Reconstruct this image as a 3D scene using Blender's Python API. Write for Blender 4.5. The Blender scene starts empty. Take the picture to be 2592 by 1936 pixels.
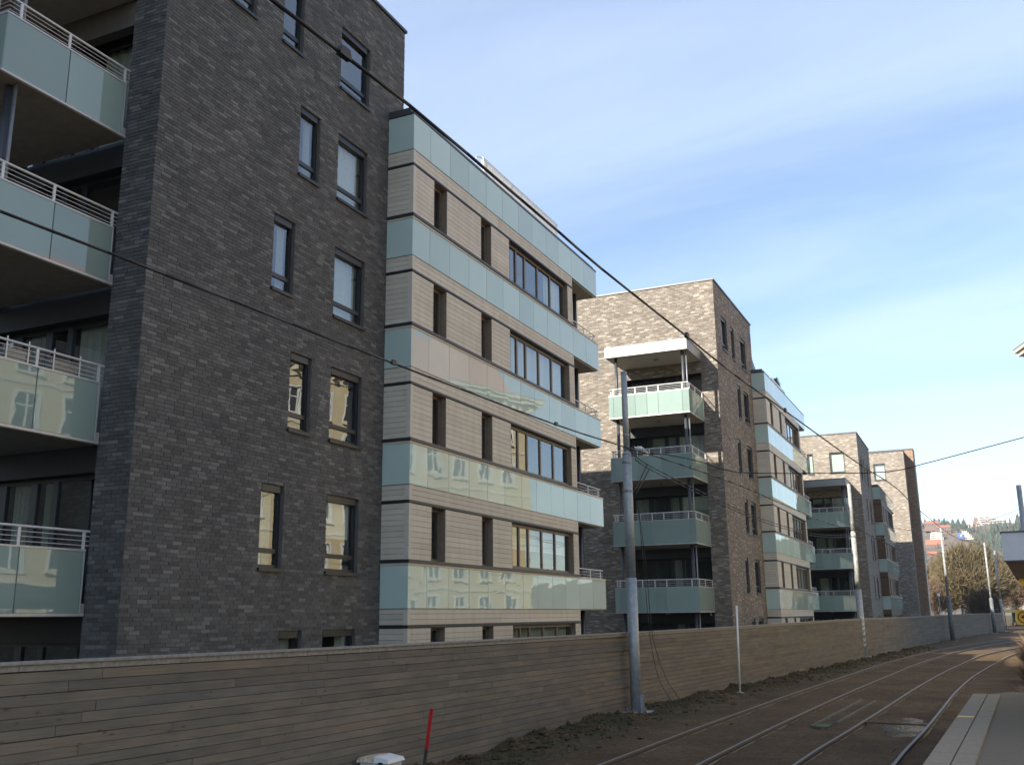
import bpy, math, random
from mathutils import Matrix, Vector
random.seed(7)
SC = bpy.context.scene
COL = SC.collection

# ------------------------------------------------------------------ camera
# world: camera at the origin (eye height), +Y along the street, +X to the right, Z up; rails about 2.4 m below the eye
YAW, PITCH, ROLL = -0.432964772, 0.232779326, -0.010842077
fwd = Vector((math.sin(YAW)*math.cos(PITCH), math.cos(YAW)*math.cos(PITCH), math.sin(PITCH)))
r0 = Vector((math.cos(YAW), -math.sin(YAW), 0)); u0 = r0.cross(fwd)
rt = math.cos(ROLL)*r0 + math.sin(ROLL)*u0; up = -math.sin(ROLL)*r0 + math.cos(ROLL)*u0
cam = bpy.data.cameras.new('camera'); co = bpy.data.objects.new('camera', cam); COL.objects.link(co)
co.matrix_world = Matrix(((rt.x, up.x, -fwd.x, 0), (rt.y, up.y, -fwd.y, 0), (rt.z, up.z, -fwd.z, 0), (0, 0, 0, 1)))
cam.sensor_fit = 'HORIZONTAL'; cam.sensor_width = 36; cam.lens = 2492.5/2592*36
cam.clip_start = 0.1; cam.clip_end = 9000
SC.camera = co

# ------------------------------------------------------------------ light
SUN = Vector((0.41, 1.0, -0.55)).normalized()
EL = math.asin(-SUN.z); AZ = math.atan2(-SUN.x, -SUN.y)
w = bpy.data.worlds.new('World'); SC.world = w; w.use_nodes = True
nt = w.node_tree; nt.nodes.clear(); N = nt.nodes.new; LK = nt.links.new
out = N('ShaderNodeOutputWorld'); bg = N('ShaderNodeBackground'); sky = N('ShaderNodeTexSky')
sky.sky_type = 'NISHITA'; sky.sun_disc = False; sky.sun_elevation = EL; sky.sun_rotation = AZ
sky.air_density = 1.0; sky.dust_density = 0.25; sky.ozone_density = 1.7
bg.inputs['Strength'].default_value = 0.088
tc = N('ShaderNodeTexCoord'); sep = N('ShaderNodeSeparateXYZ'); LK(tc.outputs['Generated'], sep.inputs[0])
zc = N('ShaderNodeMath'); zc.operation = 'MAXIMUM'; LK(sep.outputs['Z'], zc.inputs[0]); zc.inputs[1].default_value = 0.0
za = N('ShaderNodeMath'); za.operation = 'ADD'; LK(zc.outputs[0], za.inputs[0]); za.inputs[1].default_value = 0.16
dx = N('ShaderNodeMath'); dx.operation = 'DIVIDE'; LK(sep.outputs['X'], dx.inputs[0]); LK(za.outputs[0], dx.inputs[1])
dy = N('ShaderNodeMath'); dy.operation = 'DIVIDE'; LK(sep.outputs['Y'], dy.inputs[0]); LK(za.outputs[0], dy.inputs[1])
cmb = N('ShaderNodeCombineXYZ'); LK(dx.outputs[0], cmb.inputs[0]); LK(dy.outputs[0], cmb.inputs[1])
mp = N('ShaderNodeMapping'); mp.inputs['Rotation'].default_value = (0, 0, math.radians(-38)); mp.inputs['Scale'].default_value = (0.5, 1.9, 1); mp.inputs['Location'].default_value = (-3.3, -0.7, 0)
LK(cmb.outputs[0], mp.inputs[0])
n1 = N('ShaderNodeTexNoise'); n1.inputs['Scale'].default_value = 0.75; n1.inputs['Detail'].default_value = 8; n1.inputs['Roughness'].default_value = 0.56; n1.inputs['Distortion'].default_value = 0.7
LK(mp.outputs[0], n1.inputs['Vector'])
rp = N('ShaderNodeValToRGB'); rp.color_ramp.elements[0].position = 0.38; rp.color_ramp.elements[0].color = (0.10, 0.10, 0.10, 1)
rp.color_ramp.elements[1].position = 0.72; rp.color_ramp.elements[1].color = (0.60, 0.60, 0.60, 1); LK(n1.outputs[0], rp.inputs[0])
mx = N('ShaderNodeMix'); mx.data_type = 'RGBA'; LK(rp.outputs[0], mx.inputs[0]); LK(sky.outputs[0], mx.inputs[6]); mx.inputs[7].default_value = (4.6, 5.4, 7.2, 1)
LK(mx.outputs[2], bg.inputs['Color']); LK(bg.outputs[0], out.inputs[0])
sl = bpy.data.lights.new('sun', 'SUN'); sl.energy = 5.0; sl.angle = math.radians(0.53); sl.color = (1.0, 0.93, 0.82)
so = bpy.data.objects.new('sun', sl); COL.objects.link(so); so.location = (-20, -40, 40)
so.rotation_euler = SUN.to_track_quat('-Z', 'Y').to_euler()
vs = SC.view_settings; vs.view_transform = 'Standard'; vs.look = 'None'; vs.exposure = 1.32; vs.gamma = 1.0; vs.use_curve_mapping = False
SC.render.engine = 'CYCLES'; SC.cycles.max_bounces = 8; SC.cycles.transparent_max_bounces = 16; SC.cycles.caustics_reflective = False; SC.cycles.caustics_refractive = False

# ------------------------------------------------------------------ helpers
class MB:
    def __init__(s): s.v = []; s.f = []
    def hexa(s, p):
        b = len(s.v); s.v += [tuple(q) for q in p]
        s.f += [(b, b+3, b+2, b+1), (b+4, b+5, b+6, b+7), (b, b+1, b+5, b+4), (b+1, b+2, b+6, b+5), (b+2, b+3, b+7, b+6), (b+3, b, b+4, b+7)]
        return s
    def box(s, x0, x1, y0, y1, z0, z1):
        x0, x1 = min(x0, x1), max(x0, x1); y0, y1 = min(y0, y1), max(y0, y1); z0, z1 = min(z0, z1), max(z0, z1)
        return s.hexa([(x0, y0, z0), (x1, y0, z0), (x1, y1, z0), (x0, y1, z0), (x0, y0, z1), (x1, y0, z1), (x1, y1, z1), (x0, y1, z1)])
    def poly(s, *p):
        b = len(s.v); s.v += [tuple(q) for q in p]; s.f.append(tuple(range(b, b+len(p)))); return s
    def tube(s, a, c, r, n=8, r2=None, cap=True):
        a = Vector(a); c = Vector(c); r2 = r if r2 is None else r2; d = (c-a)
        if d.length < 1e-6: return s
        d.normalize(); q = Vector((0, 0, 1)) if abs(d.z) < 0.9 else Vector((1, 0, 0)); e = d.cross(q).normalized(); g = d.cross(e)
        b = len(s.v)
        for k in range(n):
            t = 2*math.pi*k/n; o = e*math.cos(t)+g*math.sin(t); s.v += [tuple(a+o*r), tuple(c+o*r2)]
        for k in range(n):
            i = b+2*k; j = b+2*((k+1) % n); s.f.append((i, j, j+1, i+1))
        if cap: s.f.append(tuple(b+2*k for k in range(n))[::-1]); s.f.append(tuple(b+2*k+1 for k in range(n)))
        return s
    def path(s, pts, r, n=6):
        for a, c in zip(pts[:-1], pts[1:]): s.tube(a, c, r, n)
        return s
    def lathe(s, c, prof, n=20):
        b = len(s.v)
        for (r, z) in prof:
            for k in range(n):
                t = 2*math.pi*k/n; s.v.append((c[0]+r*math.cos(t), c[1]+r*math.sin(t), c[2]+z))
        for i in range(len(prof)-1):
            for k in range(n):
                j = (k+1) % n; s.f.append((b+i*n+k, b+i*n+j, b+(i+1)*n+j, b+(i+1)*n+k))
        s.f.append(tuple(b+k for k in range(n))[::-1]); s.f.append(tuple(b+(len(prof)-1)*n+k for k in range(n))); return s
    def mesh(s, name, mat, smooth=False):
        me = bpy.data.meshes.new(name); me.from_pydata(s.v, [], s.f)
        if mat: me.materials.append(mat)
        if smooth: me.polygons.foreach_set('use_smooth', [True]*len(me.polygons))
        me.update(); return me
    def build(s, name, mat, parent=None, smooth=False, kind=None):
        o = bpy.data.objects.new(name, s.mesh(name, mat, smooth)); COL.objects.link(o)
        if parent: adopt(o, parent)
        if kind: o['kind'] = kind
        return o
def worldmat(o):
    m = o.matrix_basis.copy()
    if o.parent: m = worldmat(o.parent) @ o.matrix_parent_inverse @ m
    return m
def adopt(o, p):
    o.parent = p; o.matrix_parent_inverse = worldmat(p).inverted()
def tag(o, label, cat, group=None):
    o['label'] = label; o['category'] = cat
    if group: o['group'] = group
    return o
def thing(name, label, cat, loc=(0, 0, 0), group=None):
    o = bpy.data.objects.new(name, None); COL.objects.link(o); o.location = loc; o.empty_display_size = 0.3
    return tag(o, label, cat, group)
def inst(name, me, parent, loc, rot=(0, 0, 0)):
    o = bpy.data.objects.new(name, me); COL.objects.link(o); o.location = loc; o.rotation_euler = rot
    if parent: adopt(o, parent)
    return o
def clone(o, parent, shift):
    c = o.copy(); COL.objects.link(c); m = worldmat(o); c.parent = None; c.matrix_parent_inverse = Matrix(); c.matrix_basis = Matrix.Translation(shift) @ m
    if parent: adopt(c, parent)
    for ch in o.children: clone(ch, c, shift)
    return c
def frac(v): return v-math.floor(v)

# ------------------------------------------------------------------ materials
def mat(name):
    m = bpy.data.materials.new(name); m.use_nodes = True; n = m.node_tree; n.nodes.clear()
    o = n.nodes.new('ShaderNodeOutputMaterial'); p = n.nodes.new('ShaderNodeBsdfPrincipled'); n.links.new(p.outputs[0], o.inputs[0])
    return m, n, p, o
def nd(n, t, **k):
    x = n.nodes.new(t)
    for a, b in k.items():
        if a.startswith('i_'):
            key = a[2:].replace('_', ' '); x.inputs[key].default_value = b
        else: setattr(x, a, b)
    return x
def ramp(n, src, stops):
    r = n.nodes.new('ShaderNodeValToRGB'); e = r.color_ramp.elements
    while len(e) > 1: e.remove(e[-1])
    e[0].position = stops[0][0]; e[0].color = (*stops[0][1], 1)
    for p, c in stops[1:]: q = e.new(p); q.color = (*c, 1)
    n.links.new(src, r.inputs[0]); return r.outputs[0]
def mth(n, op, a, b=None, clamp=False):
    x = n.nodes.new('ShaderNodeMath'); x.operation = op; x.use_clamp = clamp
    for i, q in enumerate((a, b)):
        if q is None: continue
        if isinstance(q, (int, float)): x.inputs[i].default_value = q
        else: n.links.new(q, x.inputs[i])
    return x.outputs[0]
def mixc(n, f, a, b, blend='MIX'):
    x = n.nodes.new('ShaderNodeMix'); x.data_type = 'RGBA'; x.blend_type = blend
    for i, q in ((0, f), (6, a), (7, b)):
        if isinstance(q, (int, float)): x.inputs[i].default_value = q
        elif isinstance(q, tuple): x.inputs[i].default_value = (*q, 1)
        else: n.links.new(q, x.inputs[i])
    return x.outputs[2]
def noise(n, scale, detail=4, vec=None, rough=0.55, dist=0.0):
    x = nd(n, 'ShaderNodeTexNoise', i_Scale=scale, i_Detail=detail, i_Roughness=rough, i_Distortion=dist)
    if vec: n.links.new(vec, x.inputs['Vector'])
    return x.outputs[0]
def wpos(n): return n.nodes.new('ShaderNodeNewGeometry').outputs['Position']
def scaled(n, vec, s):
    x = nd(n, 'ShaderNodeMapping'); x.inputs['Scale'].default_value = s; n.links.new(vec, x.inputs[0]); return x.outputs[0]
def piece_random(n):
    g = n.nodes.new('ShaderNodeNewGeometry'); o = n.nodes.new('ShaderNodeObjectInfo')
    return mth(n, 'FRACT', mth(n, 'ADD', g.outputs['Random Per Island'], o.outputs['Random']))
def bump(n, p, h, strength=0.3, dist=0.01):
    b = nd(n, 'ShaderNodeBump', i_Strength=strength, i_Distance=dist); n.links.new(h, b.inputs['Height']); n.links.new(b.outputs[0], p.inputs['Normal'])
def plain(name, c, rough=0.5, metal=0.0, var=0.12, scale=6.0, bmp=0.0, spec=0.5):
    m, n, p, o = mat(name); v = noise(n, scale, 5, wpos(n))
    d = tuple(q*(1-var) for q in c); e = tuple(min(1, q*(1+var)) for q in c)
    n.links.new(ramp(n, v, [(0.3, d), (0.7, e)]), p.inputs['Base Color'])
    p.inputs['Roughness'].default_value = rough; p.inputs['Metallic'].default_value = metal; p.inputs['Specular IOR Level'].default_value = spec
    if bmp: bump(n, p, noise(n, scale*8, 4, wpos(n)), bmp, 0.004)
    return m

BRICK_STOPS = [(0.0, (0.074, 0.073, 0.071)), (0.2, (0.090, 0.089, 0.086)), (0.5, (0.104, 0.103, 0.099)), (0.74, (0.116, 0.115, 0.110)), (0.88, (0.139, 0.137, 0.131)), (1.0, (0.178, 0.175, 0.166))]
SUNLIT_TAN_STOPS = [(0.0, (0.140, 0.118, 0.096)), (0.25, (0.175, 0.149, 0.121)), (0.6, (0.205, 0.177, 0.146)), (0.85, (0.245, 0.215, 0.180)), (1.0, (0.36, 0.325, 0.28))]  # same brick, lightened and warmed so the colour carries its sunlit tone
def brick_piece(name='brick_grey', stops=BRICK_STOPS):
    m, n, p, o = mat(name); r = piece_random(n); c = ramp(n, r, stops)
    sp = noise(n, 55, 4, wpos(n)); c = mixc(n, 0.55, c, ramp(n, sp, [(0.3, (0.62, 0.61, 0.60)), (0.7, (1.25, 1.25, 1.25))]), 'MULTIPLY')
    big = noise(n, 0.8, 4, scaled(n, wpos(n), (1, 1, 0.35))); c = mixc(n, 0.8, c, ramp(n, big, [(0.33, (0.84, 0.85, 0.87)), (0.67, (1.10, 1.09, 1.07))]), 'MULTIPLY')
    n.links.new(c, p.inputs['Base Color']); p.inputs['Roughness'].default_value = 0.8; p.inputs['Specular IOR Level'].default_value = 0.35
    bump(n, p, sp, 0.5, 0.006); return m
def brick_sheet(name, stops, tint=(1, 1, 1)):
    m, n, p, o = mat(name); s = nd(n, 'ShaderNodeSeparateXYZ'); n.links.new(wpos(n), s.inputs[0])
    c = n.nodes.new('ShaderNodeCombineXYZ'); n.links.new(mth(n, 'ADD', s.outputs[0], s.outputs[1]), c.inputs[0]); n.links.new(s.outputs[2], c.inputs[1])
    b = nd(n, 'ShaderNodeTexBrick', i_Scale=1.0); b.inputs['Brick Width'].default_value = 0.25; b.inputs['Row Height'].default_value = 0.075; b.inputs['Mortar Size'].default_value = 0.006
    b.inputs['Color1'].default_value = (0, 0, 0, 1); b.inputs['Color2'].default_value = (1, 1, 1, 1); b.inputs['Mortar'].default_value = (0.35, 0.35, 0.35, 1); b.offset = 0.4
    n.links.new(c.outputs[0], b.inputs['Vector']); q = mixc(n, 1.0, ramp(n, b.outputs[0], stops), tint, 'MULTIPLY')
    n.links.new(q, p.inputs['Base Color']); p.inputs['Roughness'].default_value = 0.85
    bump(n, p, b.outputs['Fac'], -0.4, 0.01); return m
def board_mat(name, c, var=0.07):
    m, n, p, o = mat(name); r = piece_random(n)
    a = ramp(n, r, [(0, tuple(q*(1-var) for q in c)), (1, tuple(q*(1+var) for q in c))])
    g = noise(n, 9, 5, scaled(n, wpos(n), (1, 1, 9))); a = mixc(n, 0.5, a, ramp(n, g, [(0.3, (0.86, 0.86, 0.86)), (0.7, (1.08, 1.08, 1.08))]), 'MULTIPLY')
    a = mixc(n, 0.8, a, ramp(n, noise(n, 1.6, 5, scaled(n, wpos(n), (1, 2.2, 0.5))), [(0.32, (0.88, 0.87, 0.85)), (0.62, (1.04, 1.04, 1.04))]), 'MULTIPLY')
    n.links.new(a, p.inputs['Base Color']); p.inputs['Roughness'].default_value = 0.6; p.inputs['Specular IOR Level'].default_value = 0.35; return m
def plank_mat():
    m, n, p, o = mat('weathered_plank'); r = piece_random(n)
    t = n.nodes.new('ShaderNodeTexCoord').outputs['Object']; s = nd(n, 'ShaderNodeMapping'); n.links.new(t, s.inputs[0])
    cx = n.nodes.new('ShaderNodeCombineXYZ'); n.links.new(mth(n, 'MULTIPLY', r, 37.0), cx.inputs[0]); n.links.new(mth(n, 'MULTIPLY', r, 11.0), cx.inputs[2]); n.links.new(cx.outputs[0], s.inputs['Location'])
    base = ramp(n, r, [(0, (0.142, 0.128, 0.106)), (0.35, (0.170, 0.150, 0.122)), (0.6, (0.186, 0.167, 0.136)), (0.8, (0.190, 0.160, 0.124)), (1, (0.152, 0.143, 0.128))])
    gr = noise(n, 3.0, 6, scaled(n, s.outputs[0], (0.6, 4, 26)), 0.6, 0.4); base = mixc(n, 0.75, base, ramp(n, gr, [(0.32, (0.74, 0.73, 0.72)), (0.68, (1.16, 1.16, 1.16))]), 'MULTIPLY')
    pa = noise(n, 0.9, 3, scaled(n, s.outputs[0], (1, 1, 2.5))); base = mixc(n, 0.6, base, ramp(n, pa, [(0.36, (0.74, 0.77, 0.82)), (0.64, (1.24, 1.16, 1.06))]), 'MULTIPLY')
    vo = nd(n, 'ShaderNodeTexVoronoi', i_Scale=1.0); n.links.new(scaled(n, s.outputs[0], (3.1, 1, 8)), vo.inputs['Vector'])
    base = mixc(n, 1.0, base, ramp(n, mth(n, 'ADD', vo.outputs['Distance'], mth(n, 'MULTIPLY', noise(n, 5.0, 3, s.outputs[0]), 0.22)), [(0.12, (0.52, 0.48, 0.43)), (0.19, (0.75, 0.72, 0.68)), (0.27, (1, 1, 1))]), 'MULTIPLY')
    n.links.new(base, p.inputs['Base Color']); p.inputs['Roughness'].default_value = 0.85; p.inputs['Specular IOR Level'].default_value = 0.25
    bump(n, p, gr, 0.35, 0.006); return m
def schlick(n, f0):
    lw = nd(n, 'ShaderNodeLayerWeight', i_Blend=0.5); p5 = mth(n, 'POWER', lw.outputs['Facing'], 5.0)
    return mth(n, 'ADD', mth(n, 'MULTIPLY', p5, 1-f0), f0, True)
def glass_panel_mat(name, col, trans=0.35, ior=1.75, wav=0.05):
    m, n, p, o = mat(name); n.nodes.remove(p)
    r = piece_random(n); c = ramp(n, r, [(0, tuple(q*0.89 for q in col)), (1, tuple(min(1, q*1.08) for q in col))])
    c = mixc(n, 0.6, c, ramp(n, noise(n, 0.8, 4, wpos(n)), [(0.3, (0.92, 0.94, 0.94)), (0.7, (1.06, 1.05, 1.04))]), 'MULTIPLY')
    d = n.nodes.new('ShaderNodeBsdfDiffuse'); t = n.nodes.new('ShaderNodeBsdfTranslucent'); g = nd(n, 'ShaderNodeBsdfGlossy', i_Roughness=0.018)
    n.links.new(c, d.inputs[0]); n.links.new(c, t.inputs[0]); g.inputs['Color'].default_value = (0.96, 1.0, 0.99, 1)
    ob = n.nodes.new('ShaderNodeObjectInfo')
    h = noise(n, 0.9, 2, scaled(n, wpos(n), (1, 0.8, 1.6)), 0.4); b = nd(n, 'ShaderNodeBump', i_Strength=wav, i_Distance=0.25); n.links.new(h, b.inputs['Height']); n.links.new(b.outputs[0], g.inputs['Normal'])
    fr = schlick(n, ((ior-1)/(ior+1))**2)
    m1 = n.nodes.new('ShaderNodeMixShader'); m1.inputs[0].default_value = trans; n.links.new(d.outputs[0], m1.inputs[1]); n.links.new(t.outputs[0], m1.inputs[2])
    m2 = n.nodes.new('ShaderNodeMixShader'); n.links.new(fr, m2.inputs[0]); n.links.new(m1.outputs[0], m2.inputs[1]); n.links.new(g.outputs[0], m2.inputs[2]); n.links.new(m2.outputs[0], o.inputs[0]); return m
def pane_mat():
    m, n, p, o = mat('window_pane'); n.nodes.remove(p)
    t = nd(n, 'ShaderNodeBsdfTransparent'); t.inputs[0].default_value = (0.72, 0.80, 0.78, 1); g = nd(n, 'ShaderNodeBsdfGlossy', i_Roughness=0.004); g.inputs['Color'].default_value = (0.95, 0.98, 1, 1)
    h = noise(n, 1.1, 2, wpos(n), 0.4); b = nd(n, 'ShaderNodeBump', i_Strength=0.012, i_Distance=0.2); n.links.new(h, b.inputs['Height']); n.links.new(b.outputs[0], g.inputs['Normal'])
    fr = schlick(n, 0.17); x = n.nodes.new('ShaderNodeMixShader'); n.links.new(fr, x.inputs[0])
    n.links.new(t.outputs[0], x.inputs[1]); n.links.new(g.outputs[0], x.inputs[2]); n.links.new(x.outputs[0], o.inputs[0]); return m
def dirt_mat():
    m, n, p, o = mat('dirt'); P = wpos(n)
    a = noise(n, 0.55, 6, P, 0.62); b = noise(n, 7, 6, P, 0.65); c = noise(n, 45, 5, P, 0.6)
    col = ramp(n, a, [(0.28, (0.066, 0.041, 0.021)), (0.5, (0.102, 0.066, 0.034)), (0.72, (0.142, 0.096, 0.050))])
    col = mixc(n, 0.8, col, ramp(n, b, [(0.3, (0.55, 0.54, 0.52)), (0.7, (1.35, 1.32, 1.28))]), 'MULTIPLY')
    col = mixc(n, 0.6, col, ramp(n, c, [(0.3, (0.6, 0.6, 0.6)), (0.7, (1.4, 1.4, 1.4))]), 'MULTIPLY')
    s = nd(n, 'ShaderNodeSeparateXYZ'); n.links.new(P, s.inputs[0]); gz = noise(n, 1.3, 5, P, 0.65)
    # moss and grass on the verge beside the fence
    lim = mth(n, 'ADD', mth(n, 'MULTIPLY', s.outputs[1], 0.062), -7.5)
    near = mth(n, 'MULTIPLY', mth(n, 'SUBTRACT', lim, s.outputs[0]), 0.9, True)
    f = mth(n, 'MULTIPLY', near, ramp(n, gz, [(0.40, (0, 0, 0)), (0.58, (0.75, 0.75, 0.75))]))
    col = mixc(n, f, col, (0.050, 0.050, 0.026))
    n.links.new(col, p.inputs['Base Color']); p.inputs['Roughness'].default_value = 0.95; p.inputs['Specular IOR Level'].default_value = 0.2
    bump(n, p, mth(n, 'ADD', mth(n, 'MULTIPLY', b, 1.0), mth(n, 'MULTIPLY', c, 0.4)), 0.7, 0.05); return m

M = dict(
    brick=brick_piece(), brick_sunlit_tan=brick_piece('brick_sunlit_tan', SUNLIT_TAN_STOPS), sheet=brick_sheet('brick_sunlit_sheet', SUNLIT_TAN_STOPS), opp_orange=brick_sheet('brick_orange', [(0, (0.165, 0.112, 0.078)), (0.5, (0.22, 0.152, 0.104)), (1, (0.28, 0.20, 0.14))]),
    mortar=plain('mortar', (0.115, 0.105, 0.095), 0.95), dark=plain('dark_metal', (0.018, 0.020, 0.022), 0.45), coping=plain('metal_coping', (0.06, 0.062, 0.066), 0.45, 0.3),
    frame=plain('window_frame_dark', (0.014, 0.018, 0.020), 0.4), bframe=plain('window_frame_brown', (0.13, 0.10, 0.072), 0.5), reveal=plain('reveal_brown', (0.20, 0.155, 0.11), 0.6),
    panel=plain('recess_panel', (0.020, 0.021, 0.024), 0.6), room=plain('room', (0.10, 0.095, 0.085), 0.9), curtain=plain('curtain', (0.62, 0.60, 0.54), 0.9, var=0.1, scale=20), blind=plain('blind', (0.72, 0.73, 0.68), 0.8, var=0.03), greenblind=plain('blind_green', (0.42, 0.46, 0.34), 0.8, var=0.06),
    slab=plain('balcony_soffit', (0.34, 0.325, 0.295), 0.8), alu=plain('aluminium', (0.46, 0.47, 0.47), 0.45, 0.3, var=0.05), rail=plain('rail_white', (0.58, 0.58, 0.57), 0.45, 0.1, var=0.04), column=plain('steel_column', (0.055, 0.060, 0.068), 0.45, 0.3),
    fascia=plain('canopy_fascia', (0.22, 0.225, 0.225), 0.42, 0.45, var=0.08, scale=1.5), zinc=plain('zinc', (0.20, 0.21, 0.22), 0.45, 0.5),
    board=board_mat('cladding_beige', (0.55, 0.50, 0.405)), trim=plain('trim_beige', (0.53, 0.485, 0.40), 0.6, var=0.05), brown=board_mat('cladding_brown', (0.14, 0.085, 0.055), 0.15),
    band=glass_panel_mat('glass_band', (0.42, 0.53, 0.48), 0.0, 1.7, 0.012), balg=glass_panel_mat('balcony_glass', (0.40, 0.515, 0.47), 0.45, 1.75, 0.012), pane=pane_mat(),
    plank=plank_mat(), cap=plain('fence_cap_wood', (0.26, 0.245, 0.22), 0.8, var=0.25, scale=14, bmp=0.2), dirt=dirt_mat(), rail_steel=plain('rail_rust', (0.095, 0.070, 0.055), 0.6, 0.3, var=0.3, scale=20), head=plain('rail_head', (0.19, 0.165, 0.14), 0.6, 0.3, var=0.15, scale=8),
    pole=plain('galvanised', (0.30, 0.325, 0.34), 0.5, 0.35, var=0.16, scale=9), pole_old=plain('pole_paint_worn', (0.27, 0.275, 0.265), 0.6, 0.1, var=0.3, scale=5), pole_dark=plain('pole_base_dark', (0.13, 0.135, 0.14), 0.6, 0.1, var=0.2, scale=7), concrete=plain('concrete', (0.27, 0.265, 0.25), 0.9, var=0.2, scale=10, bmp=0.3), kerb=plain('kerb_concrete', (0.30, 0.24, 0.17), 0.9, var=0.14, scale=16, bmp=0.3), asphalt=plain('platform_asphalt', (0.185, 0.145, 0.102), 0.95, var=0.14, scale=30, bmp=0.4),
    wire=plain('wire', (0.022, 0.020, 0.018), 0.5, 0.4), white=plain('white_paint', (0.72, 0.72, 0.69), 0.5, var=0.08), red=plain('red_paint', (0.50, 0.015, 0.022), 0.45, var=0.15), yellow=plain('yellow_paint', (0.72, 0.40, 0.025), 0.5, var=0.08), black=plain('black_paint', (0.02, 0.02, 0.02), 0.5), wood_dark=plain('stake_wood', (0.075, 0.065, 0.05), 0.9, var=0.3),
    cream=plain('cream_render', (0.60, 0.50, 0.31), 0.9, var=0.06, scale=2), stone=plain('cornice_stone', (0.66, 0.60, 0.46), 0.85), roofgrey=plain('slate_roof', (0.20, 0.17, 0.17), 0.7), pinkroof=plain('pink_tile_roof', (0.46, 0.22, 0.18), 0.8), tile=plain('red_tile', (0.30, 0.105, 0.06), 0.8, var=0.2), bark=plain('bark', (0.075, 0.058, 0.042), 0.95, var=0.3), twig=plain('twig_olive', (0.125, 0.098, 0.050), 0.9, var=0.3, scale=1.2), twig2=plain('twig_brown', (0.135, 0.088, 0.055), 0.9, var=0.3, scale=1.2), dry=plain('dry_grass', (0.24, 0.155, 0.09), 0.95, var=0.35, scale=5), needle=plain('conifer', (0.034, 0.050, 0.032), 0.9, var=0.4, scale=0.06), shrub=plain('shrub_green', (0.06, 0.075, 0.03), 0.9, var=0.4, scale=8), hill=plain('hillside', (0.12, 0.092, 0.06), 0.95, var=0.35, scale=0.03), grass=plain('verge_grass', (0.075, 0.080, 0.035), 0.9, var=0.4, scale=4), hwhite=plain('house_white', (0.78, 0.75, 0.68), 0.7), hbrown=plain('house_brown', (0.14, 0.09, 0.068), 0.8), hpink=plain('parapet_pinkish', (0.42, 0.36, 0.33), 0.8), blue=plain('blue_tarpaulin', (0.05, 0.10, 0.42), 0.5), shade=plain('shutter_dark', (0.05, 0.048, 0.045), 0.6), soffit=plain('soffit_brown', (0.13, 0.075, 0.045), 0.7), pink=plain('chimney_pink', (0.62, 0.22, 0.18), 0.85))
def water_mat():
    m, n, p, o = mat('puddle_water'); p.inputs['Base Color'].default_value = (0.045, 0.042, 0.038, 1); p.inputs['Roughness'].default_value = 0.06; p.inputs['IOR'].default_value = 1.45
    bump(n, p, noise(n, 5, 3, scaled(n, wpos(n), (2.5, 1, 1))), 0.22, 0.05); return m
M['water'] = water_mat(); M['trough'] = plain('trough_edge', (0.15, 0.135, 0.11), 0.9, var=0.3, scale=9); M['joint'] = plain('band_backing', (0.16, 0.20, 0.19), 0.7); M['paleyellow'] = plain('pale_yellow', (0.50, 0.42, 0.18), 0.6); M['gravel'] = plain('gravel', (0.16, 0.135, 0.105), 0.9, var=0.45, scale=30)

# ------------------------------------------------------------------ ground
def lerp_tab(t, x):
    if x <= t[0][0]: return t[0][1]
    for (a, b), (c, d) in zip(t[:-1], t[1:]):
        if x <= c: return b+(d-b)*(x-a)/(c-a)
    return t[-1][1]
ZG = [(-50, -2.44), (25, -2.42), (56, -2.38), (80, -2.31), (105, -2.24), (140, -2.2), (4000, -2.2)]
FENCE = [(-9.6, -2.0), (-9.43, 4.0), (-9.05, 15.0), (-8.66, 25.5), (-7.75, 35.0), (-6.15, 53.5), (-4.85, 67.5), (-2.85, 89.5), (-1.35, 100.8), (2.0, 124.1)]
FX = [(y, x) for x, y in FENCE]
def zg(y): return lerp_tab(ZG, y)
def ground_z(x, y):
    z = zg(y); fx = lerp_tab(FX, y); d = x-fx
    if -6 < d < 2.6 and -5 < y < 130:
        k = max(0.0, 1-abs(d-0.25)/2.2)
        z += k*(0.05*math.sin(y*1.7)+0.04*math.sin(y*4.1+1)+0.03) - (0.22*k*max(0, 1-abs(y-14)/7))
    q = ((x+1.80)/0.62)**2+((y-24.2)/3.0)**2
    if q < 1: z -= 0.10*(1-q)*(0.8+0.3*math.sin(y*2.3+x*5))
    return z
def axis(dense, far):
    return sorted(set([round(v, 3) for v in dense+far]))
xs = axis([-12+0.22*i for i in range(64)], [-4000, -1500, -600, -250, -120, -60, -35, -22, -16, 2.6, 3.5, 5, 8, 14, 25, 60, 150, 400, 1200, 4000])
ys = axis([2+0.3*i for i in range(200)]+[62+1.2*i for i in range(60)], [-4000, -1000, -300, -100, -40, -20, -10, -4, 140, 160, 200, 300, 500, 900, 1600, 2600, 4000])
g = MB(); rg = random.Random(3)
for y in ys:
    for x in xs:
        j = (rg.random()-0.5)*0.035 if (-9.5 < x < 2 and 0 < y < 70) else 0
        g.v.append((x, y, ground_z(x, y)+j))
nx = len(xs)
for j in range(len(ys)-1):
    for i in range(nx-1): a = j*nx+i; g.f.append((a, a+1, a+1+nx, a+nx))
go = g.build('ground', M['dirt'], smooth=True, kind='structure')

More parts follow.
